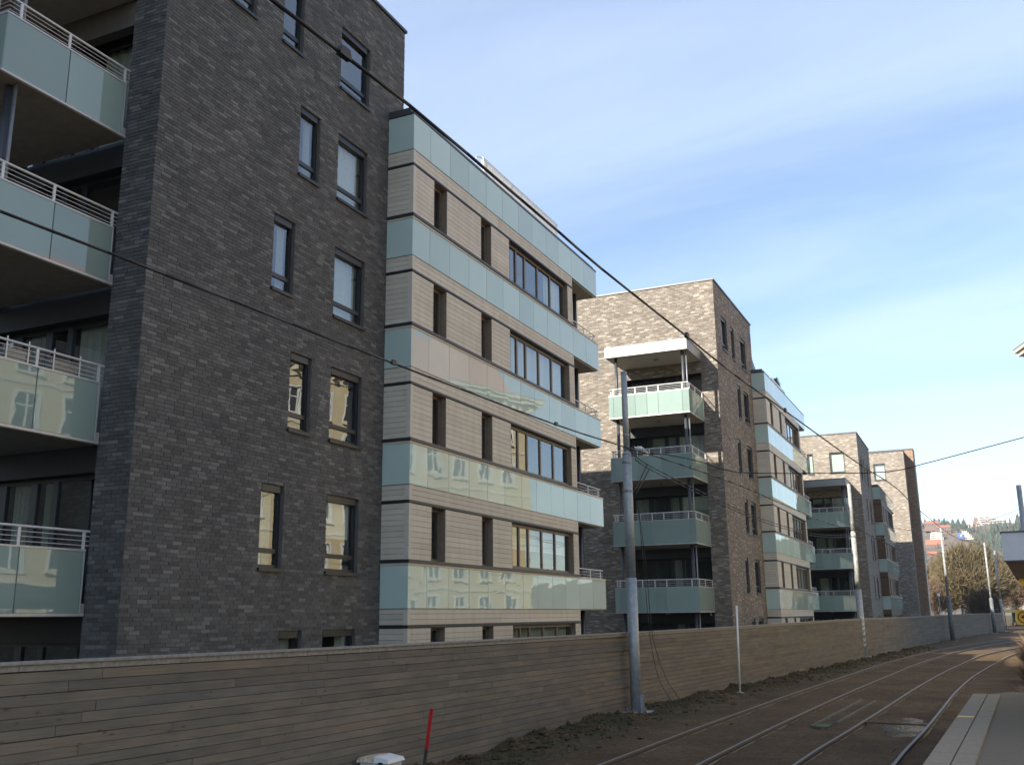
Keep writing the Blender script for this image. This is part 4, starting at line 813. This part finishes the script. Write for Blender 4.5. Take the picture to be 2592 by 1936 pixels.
# ------------------------------------------------------------------ building across the tracks (seen in the glass and at the right edge)
op = thing('cream_townhouse', 'cream rendered old townhouse, its cornice tip cut by the right edge', 'building', (8, 36, -2.4))
xo = 4.0; ya_, yb_ = 5.0, 66.0; wcols = [ya_+1.6+2.45*i for i in range(24)]; wrow = [(-0.9, 1.0), (2.2, 4.2), (5.6, 7.6), (9.0, 11.0), (12.0, 13.6)]
holes = [(y, y+1.15, a, b) for y in wcols for a, b in wrow]; wl = MB()
us = sorted(set([ya_, yb_]+[h[0] for h in holes]+[h[1] for h in holes])); zs = sorted(set([-2.6, 15.0]+[v for a, b in wrow for v in (a, b)]))
hset = [(h[0], h[1], h[2], h[3]) for h in holes]
for a, b in zip(us[:-1], us[1:]):
    iscol = any(abs(a-c) < 1e-6 for c in wcols)
    for e, f in zip(zs[:-1], zs[1:]):
        if iscol and any(abs(e-r[0]) < 1e-6 for r in wrow): continue
        wl.poly((xo, b, e), (xo, a, e), (xo, a, f), (xo, b, f))
wl.poly((xo, ya_, -2.6), (xo+12, ya_, -2.6), (xo+12, ya_, 15), (xo, ya_, 15)); wl.poly((xo+12, yb_, -2.6), (xo, yb_, -2.6), (xo, yb_, 15), (xo+12, yb_, 15)); wl.poly((xo+12, ya_, -2.6), (xo+12, yb_, -2.6), (xo+12, yb_, 15), (xo+12, ya_, 15))
wl.build('wall', M['cream'], op)
cn = MB()
for (o, z0, z1) in ((0.08, 14.3, 14.5), (0.35, 14.85, 15.05), (0.6, 15.06, 15.3), (0.75, 15.31, 15.5), (0.06, 1.4, 1.6), (0.05, 4.75, 4.9), (0.05, 8.2, 8.35), (0.05, 11.4, 11.55)): cn.box(xo-o, xo-0.002, ya_-o, yb_+o, z0, z1); cn.box(xo+0.0, xo+12+o, yb_+0.002, yb_+o, z0+0.002, z1-0.002)
cn.build('cornice', M['stone'], op)
br_ = MB().box(-0.5, 0, -0.09, 0.09, 0, 0.28).mesh('bracket', M['stone'])
for i in range(60): inst('bracket', br_, op, (xo-0.003, ya_+0.5+i*1.02, 14.55))
rf_ = MB(); rf_.hexa([(xo+0.1, ya_, 15.52), (xo+11.9, ya_, 15.52), (xo+11.9, yb_-1.6, 15.52), (xo+0.1, yb_-1.6, 15.52), (xo+1.6, ya_, 18.9), (xo+10, ya_, 18.9), (xo+10, yb_-2.6, 18.9), (xo+1.6, yb_-2.6, 18.9)]); rf_.build('roof', M['pinkroof'], op)
rf2 = MB().box(xo-0.78, xo+12.78, ya_, yb_+0.78, 15.501, 15.54); rf2.build('eaves', M['roofgrey'], op)
for yy in (12, 27, 42, 55): MB().box(xo+2.2, xo+3.1, yy, yy+1.4, 17.0, 20.2).build('chimney', M['pink'], op)
fw_ = MB()
for (a, b, c, d) in ((0, 0.09, 0, 2.0), (1.06, 1.15, 0, 2.0), (0.09, 1.06, 1.91, 2.0), (0.09, 1.06, 0, 0.09), (0.53, 0.62, 0.09, 1.91), (0.09, 0.53, 1.28, 1.37), (0.62, 1.06, 1.28, 1.37)): fw_.box(0.05, 0.12, a, b, c, d)
for (a, b, c, d) in ((-0.14, 0, -0.1, 2.12), (1.15, 1.29, -0.1, 2.12), (0, 1.15, 2.0, 2.14)): fw_.box(-0.04, -0.002, a, b, c, d)
fm_ = fw_.mesh('window', M['white']); pn_ = MB().poly((0.09, 0.09, 0.09), (0.09, 0.09, 1.91), (0.09, 1.06, 1.91), (0.09, 1.06, 0.09)).mesh('pane', M['shade'])
sl_ = MB().box(-0.12, 0.05, -0.18, 1.33, -0.18, -0.102).mesh('sill', M['stone'])
M['shade'].node_tree.nodes['Principled BSDF'].inputs['Roughness'].default_value = 0.1
for y in wcols:
    for (a, b) in wrow:
        if b-a < 1.8: sc_ = (b-a)/2.0
        else: sc_ = (b-a)/2.0
        f = inst('window', fm_, op, (xo, y, a)); f.scale = (1, 1, sc_); k = inst('pane', pn_, None, (xo, y, a)); k.scale = (1, 1, sc_); adopt(k, f); s2 = inst('sill', sl_, None, (xo, y, a)); adopt(s2, f)

PV = Vector((xo, yb_, 0)); TH = math.radians(16.8); op.location = Vector((4.42, 66.5, 0.25))+Matrix.Rotation(TH, 3, 'Z') @ (Vector(op.location)-PV); op.rotation_euler = (0, 0, TH)

# block standing out of the frame to the left, the next of the row; it shades the near track and platform
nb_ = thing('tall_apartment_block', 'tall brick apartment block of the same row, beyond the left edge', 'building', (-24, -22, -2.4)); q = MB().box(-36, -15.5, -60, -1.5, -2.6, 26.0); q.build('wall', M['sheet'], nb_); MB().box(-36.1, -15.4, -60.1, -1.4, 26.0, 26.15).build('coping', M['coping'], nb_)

# ------------------------------------------------------------------ trees
def bare_tree(label, x, y, h, rx, ry, seed, m_, n=5200, tw=0.028, crown_lo=0.12, ball=True, z0=None):
    r = random.Random(seed); zb = zg(y) if z0 is None else z0; root = thing('bare_tree', label, 'tree', (x, y, zb)); tr = MB(); cr = MB()
    tr.tube((x, y, zb-0.2), (x+0.1, y, zb+h*0.22), h*0.028, 8, h*0.02)
    tips = []
    for i in range(16):
        t = r.uniform(0, 6.28); e = r.uniform(0.35, 1.0); a = Vector((x+0.1*r.random(), y, zb+h*r.uniform(0.12, 0.3))); b = Vector((x+rx*0.75*math.cos(t)*(1.2-e), y+ry*0.75*math.sin(t)*(1.2-e), zb+h*(0.4+0.5*e)))
        m1 = (a+b)/2+Vector((r.uniform(-.3, .3), r.uniform(-.3, .3), h*0.05)); tr.tube(a, m1, h*0.011, 5, h*0.008); tr.tube(m1, b, h*0.008, 5, h*0.003); tips += [m1, b, (m1+b)/2]
    tr.build('trunk', M['bark'], root)
    for i in range(n):
        u = r.random(); t = r.uniform(0, 6.28); ph = math.acos(r.uniform(-0.75, 1)); rad = u**0.42*(0.9+0.12*math.sin(3*t+seed)+0.1*math.sin(5*ph+t))
        c = Vector((x+rx*rad*math.sin(ph)*math.cos(t), y+ry*rad*math.sin(ph)*math.sin(t), zb+h*(crown_lo+0.5*(1-crown_lo))+h*0.5*(1-crown_lo)*rad*math.cos(ph)))
        d = (c-Vector((x, y, zb+h*0.25))).normalized()+Vector((r.gauss(0, .45), r.gauss(0, .45), r.gauss(0.15, .45))); d.normalize(); L_ = r.uniform(0.5, 1.3)*h*0.1; s = d.cross(Vector((r.gauss(0, 1), r.gauss(0, 1), r.gauss(0, 1)))).normalized()*tw*r.uniform(.6, 1.4)
        cr.poly(c-s, c+s, c+d*L_)
        d2 = (d+Vector((r.gauss(0, .5), r.gauss(0, .5), r.gauss(0, .5)))).normalized(); e = c+d*L_*0.4; cr.poly(e-s*0.7, e+s*0.7, e+d2*L_*0.7)
    cr.build('crown', M[m_], root); return root
bare_tree('big rounded olive willow with bare twigs behind the far fence', -1.3, 150, 11.0, 5.2, 4.8, 1, 'twig', 17000, 0.05, 0.1)
bare_tree('olive bare tree left of the rounded willow, beside the orange brick end', -6.0, 158, 8.6, 3.6, 3.5, 2, 'twig', 9000, 0.045)
bare_tree('reddish brown bare tree right of the rounded willow', 4.6, 170, 10.3, 3.4, 3.5, 3, 'twig2', 9000, 0.045)
bare_tree('brown bare tree near the shelter roof, farthest right', 7.4, 185, 9.8, 3.4, 3.5, 4, 'twig2', 8000, 0.045)
bare_tree('low dark fanned shrub in front of the rounded willow', 0.1, 132, 5.0, 2.3, 2.0, 5, 'bark', 4200, 0.03, 0.0)
bare_tree('slim bare tree with reddish twigs close to the white downpipe', -5.4, 140, 6.4, 1.9, 1.9, 6, 'twig2', 2400, 0.028)
def dry_bush(label, x, y, h, rx, ry, seed, n, sun=True):
    r = random.Random(seed); root = thing('dry_bush', label, 'bush', (x, y, ground_z(x, y)), 'dry bushes beside the track'); st = MB(); tw = MB(); zb = ground_z(x, y)
    for i in range(n):
        t = r.uniform(0, 6.28); k = math.sqrt(r.random()); b = Vector((x+0.6*rx*k*math.cos(t), y+0.6*ry*k*math.sin(t), zb)); d = Vector((r.gauss(0, .5)*rx+rx*0.4*k*math.cos(t), r.gauss(0, .5)*ry+ry*0.4*k*math.sin(t), h*r.uniform(.45, 1.0))); e = b+d; s = Vector((r.gauss(0, 1), r.gauss(0, 1), 0)).normalized()*0.011
        mid = b+d*0.5+Vector((0, 0, h*0.12)); (st if i % 9 == 0 else tw).poly(b-s, b+s, mid+s*0.8, mid-s*0.8); tw.poly(mid-s*0.7, mid+s*0.7, e)
    st.build('stems', M['twig2'], root); tw.build('dry_twigs', M['dry'], root); return root
dry_bush('reddish dry bush at the right edge beyond the platform end', 1.35, 38.5, 0.8, 0.42, 1.8, 1, 1500); dry_bush('tallest dry bush at the right edge below the yellow sign', 1.75, 45.5, 1.25, 0.55, 2.5, 2, 2200); dry_bush('dry bush farthest along the right hand track', 2.25, 52, 1.45, 0.6, 2.4, 3, 2200); dry_bush('low dry grass tuft nearest the platform end', 1.0, 31, 0.45, 0.3, 2.2, 4, 900)

# ------------------------------------------------------------------ far hill
HT = [(500, -4), (600, 0), (700, 8), (900, 27), (1150, 57), (1300, 83), (1400, 105), (1450, 111), (1900, 80)]
def hz(x, y):
    k = 1-0.0000022*(x-20)**2+0.05*math.sin(x*0.017+1.2)*min(1, abs(x)/120)
    return lerp_tab(HT, y)*max(k, 0.25)+1.5*math.sin(x*0.07+y*0.013)*(y > 620)
hm = MB(); X2 = [-900+30*i for i in range(62)]; Y2 = [500+40*j for j in range(34)]
for y in Y2:
    for x in X2: hm.v.append((x, y, hz(x, y)-(1.5 if y < 560 else 0)))
for j in range(len(Y2)-1):
    for i in range(len(X2)-1): a = j*len(X2)+i; hm.f.append((a, a+1, a+1+len(X2), a+len(X2)))
hm.build('hill', M['hill'], smooth=True, kind='structure')
fo = MB(); fb = MB(); r = random.Random(8)
def conifer(mb, x, y, z, h):
    n = 6; rb_ = h*0.19
    for k in range(3):
        z0 = z+h*(0.08+0.27*k); z1 = z+h*(0.52+0.24*k); b = len(mb.v); rr_ = rb_*(1-0.26*k); a0 = r.uniform(0, 1)
        for i in range(n): t = a0+6.283*i/n; q = rr_*r.uniform(.7, 1.25); mb.v.append((x+q*math.cos(t), y+q*math.sin(t), z0+r.uniform(-.06, .06)*h))
        mb.v.append((x, y, z1))
        for i in range(n): mb.f.append((b+i, b+(i+1) % n, b+n))
for i in range(6500):
    x = r.uniform(-260, 300); y = r.uniform(900, 1500); t = (y-900)/500
    if -70 < x < -20 and 1080 < y < 1375: continue
    if -24 < x < 0 and 1180 < y < 1345: continue
    if y < 1180 and r.random() < 0.8: continue
    if x < -20 and r.random() < 0.3: continue
    z = hz(x, y)
    if z < 20: continue
    if y > 1365 and -8 < x < 52: continue
    (conifer(fo, x, y, z-0.5, r.uniform(8, 14)))
fo.build('conifer_wood', M['needle'], kind='stuff'); tag(COL.objects['conifer_wood'], 'dark conifer wood covering the distant hill', 'wood')
for i in range(900):
    x = r.uniform(-120, 180); y = r.uniform(560, 1330); z = hz(x, y); h = r.uniform(5, 9)
    for k in range(14): 
        c = Vector((x+r.gauss(0, h*.2), y+r.gauss(0, h*.2), z+h*r.uniform(.15, .8))); d = Vector((r.gauss(0, 1), r.gauss(0, 1), r.gauss(.6, .6))).normalized()*h*0.33; s = Vector((r.gauss(0, 1), r.gauss(0, 1), 0)).normalized()*h*0.07; fb.poly(c-s, c+s, c+d)
fb.build('bare_wood', M['twig2'], kind='stuff'); tag(COL.objects['bare_wood'], 'brown leafless wood on the lower slope of the distant hill', 'wood')

def stepped(label, x0, y0, z0, w_, floors, fh, step, m_w, seg, depth=14, cat='house'):
    o = thing('terraced_housing', label, cat, (x0+w_/2, y0, z0))
    for k in range(floors):
        a = x0+step[0]*k; b = x0+w_-step[1]*k; z = z0+fh*k; yy = y0+2.2*k
        MB().box(a, b, yy, y0+depth+2.2*floors, z-(6 if k == 0 else 0), z+fh*0.93).build('storey', M['shade'], o)
        MB().box(a-0.3, b+0.3, yy-1.6, yy-0.2, z-0.05, z+fh*0.42).build('balcony_parapet', M[m_w], o)
        n_ = max(2, int((b-a)/seg))
        for i in range(n_+1): xx = a+(b-a)*i/n_; MB().box(xx-0.25, xx+0.25, yy-1.5, yy-0.05, z+fh*0.43, z+fh*0.92).build('dividing_wall', M['hwhite'], o)
    return o
s1 = stepped('stepped terrace housing crowning the distant hill', 5, 1420, 107, 42, 4, 3.0, (1.5, 8.5), 'hpink', 11)
e1 = MB(); e1.poly((-2, 1417, 103), (12, 1417, 103), (7.5, 1425, 118.5), (1.2, 1425, 118.5)); e1.poly((-2, 1417, 103), (1.2, 1425, 118.5), (1.2, 1440, 118.5), (-2, 1440, 103)); e1.poly((1.2, 1425, 118.5), (7.5, 1425, 118.5), (7.5, 1440, 118.5), (1.2, 1440, 118.5)); e1.build('gable', M['hbrown'], s1)
e2 = MB()
for (a, b) in (((-2.3, 103), (1, 118.6)), ((11.2, 103), (7.2, 118.6))): e2.hexa([(a[0], 1416, a[1]), (a[0]+1.6, 1416, a[1]), (a[0]+1.6, 1417, a[1]), (a[0], 1417, a[1]), (b[0], 1424, b[1]), (b[0]+1.6, 1424, b[1]), (b[0]+1.6, 1425, b[1]), (b[0], 1425, b[1])])
e2.build('gable_edge', M['hwhite'], s1)
s2 = stepped('white striped terrace block with a blue panel on the hillside', -11.5, 1290, 82, 11.0, 5, 2.25, (0.0, 1.6), 'hwhite', 12, 8)
tp = MB(); tp.hexa([(-16.0, 1285, 83.5), (-10.4, 1285, 83.0), (-10.4, 1286, 83.0), (-16.0, 1286, 83.5), (-16.6, 1289, 90.0), (-12.0, 1289, 90.6), (-12.0, 1290, 90.6), (-16.6, 1290, 90.0)]); tp.build('blue_panel', M['blue'], s2); MB().poly((-14.0, 1284.5, 85.5), (-13.0, 1284.5, 85.2), (-12.4, 1286.5, 88.8), (-13.6, 1286.3, 87.3)).build('blue_panel_mark', M['hwhite'], s2)
s3 = stepped('low white stepped houses on the left of the hillside', -47, 1290, 83.5, 14, 4, 2.6, (0.5, 0.5), 'hwhite', 5, 8)
def house(label, x0, x1, y, z0, z1, zr, dep, mw='hwhite', mr='tile'):
    o = thing('hill_house', label, 'house', ((x0+x1)/2, y, z0)); MB().box(x0, x1, y, y+dep, z0-5, z1).build('wall', M[mw], o); rfm = MB(); e = 0.6
    rfm.poly((x0-e, y-e, z1+0.05), (x1+e, y-e, z1+0.05), (x1, y+dep/2, zr), (x0, y+dep/2, zr)); rfm.poly((x1+e, y+dep+e, z1+0.05), (x0-e, y+dep+e, z1+0.05), (x0, y+dep/2, zr), (x1, y+dep/2, zr)); rfm.poly((x0-e, y+dep+e, z1+0.05), (x0-e, y-e, z1+0.05), (x0, y+dep/2, zr)); rfm.poly((x1+e, y-e, z1+0.05), (x1+e, y+dep+e, z1+0.05), (x1, y+dep/2, zr)); rfm.build('roof', M[mr], o)
    n_ = max(2, int((x1-x0)/3.2))
    for i in range(n_): xx = x0+(i+0.5)*(x1-x0)/n_; MB().box(xx-0.6, xx+0.6, y-0.06, y-0.01, z0+(z1-z0)*0.3, z0+(z1-z0)*0.8).build('window', M['shade'], o)
    return o
house('long red roofed house highest on the left of the hillside', -55, -37, 1360, 104, 108.2, 111.2, 9, 'hbrown'); house('red roofed house below the hilltop conifers, second from the left', -40, -25, 1350, 98, 102, 105.2, 9, 'hbrown'); house('largest red roofed house low on the hillside', -50, -31, 1225, 68, 73.5, 80, 12, 'hbrown'); house('small white house near the ridge beside the terrace housing', -6.5, -2.0, 1410, 104.5, 107.5, 109.3, 6, 'hwhite'); house('low red roof at the foot of the hill by the brick end', -47, -36, 1150, 55, 58.5, 62.5, 10, 'hbrown')
house('pale yellow town house far down the street under the shelter roof', 9.2, 19, 270, 0, 11.5, 14.5, 12, 'cream', 'roofgrey')

# street clutter at the far end of the fence
yb = thing('yellow_barrier', 'yellow road barrier just past the far end of the fence', 'barrier', (3.3, 140, -2.2)); MB().box(2.3, 5.2, 140, 140.12, -0.22, 0.12).build('plank', M['paleyellow'], yb)
for xx in (2.5, 5.0): MB().box(xx-0.05, xx+0.05, 140.13, 140.2, -2.2, 0.1).build('leg', M['column'], yb)
def van(label, x, y, m_, k=1.0):
    o = thing('parked_van', label, 'van', (x, y, -2.2)); z = -2.2; bd = MB(); bd.hexa([(x-0.9, y-2.2, z+0.35), (x+0.9, y-2.2, z+0.35), (x+0.9, y+2.2, z+0.35), (x-0.9, y+2.2, z+0.35), (x-0.8, y-2.1, z+1.9*k), (x+0.8, y-2.1, z+1.9*k), (x+0.8, y+1.3, z+1.9*k), (x-0.8, y+1.3, z+1.9*k)]); bd.build('body', M[m_], o)
    for sx in (-0.85, 0.85):
        for sy in (-1.4, 1.4): MB().tube((x+sx-0.1, y+sy, z+0.33), (x+sx+0.1, y+sy, z+0.33), 0.33, 12).build('wheel', M['black'], o)
    MB().poly((x-0.7, y-2.19, z+1.1*k), (x+0.7, y-2.19, z+1.1*k), (x+0.66, y-2.12, z+1.75*k), (x-0.66, y-2.12, z+1.75*k)).build('rear_window', M['shade'], o)
    return o
van('dark parked van far down the street below the pale house', 7.2, 205, 'column', 1.15); van('small green van far down the street beyond the barrier', 5.0, 178, 'shrub', 1.25)
rs = thing('round_sign', 'small round white road sign left of the far pole', 'sign', (-4.5, 130, -2.2)); MB().tube((-4.5, 130, -2.2), (-4.5, 130, 2.0), 0.04).build('post', M['pole'], rs); MB().tube((-4.5, 129.93, 1.95), (-4.5, 129.96, 1.95), 0.17, 16).build('disc', M['white'], rs)

# thin spring haze over the valley
hb = MB().box(-420, 420, -75, 1950, -6.5, 150).build('haze', None, kind='stuff')
hmat = bpy.data.materials.new('haze_air'); hmat.use_nodes = True; hn = hmat.node_tree; hn.nodes.clear(); ho = hn.nodes.new('ShaderNodeOutputMaterial'); hv = hn.nodes.new('ShaderNodeVolumePrincipled')
hv.inputs['Color'].default_value = (0.86, 0.90, 0.95, 1); hv.inputs['Density'].default_value = 0.00014; hv.inputs['Anisotropy'].default_value = 0.2
hn.links.new(hv.outputs[0], ho.inputs['Volume']); hb.data.materials.append(hmat); tag(hb, 'thin pale haze between the street and the distant hill', 'haze')
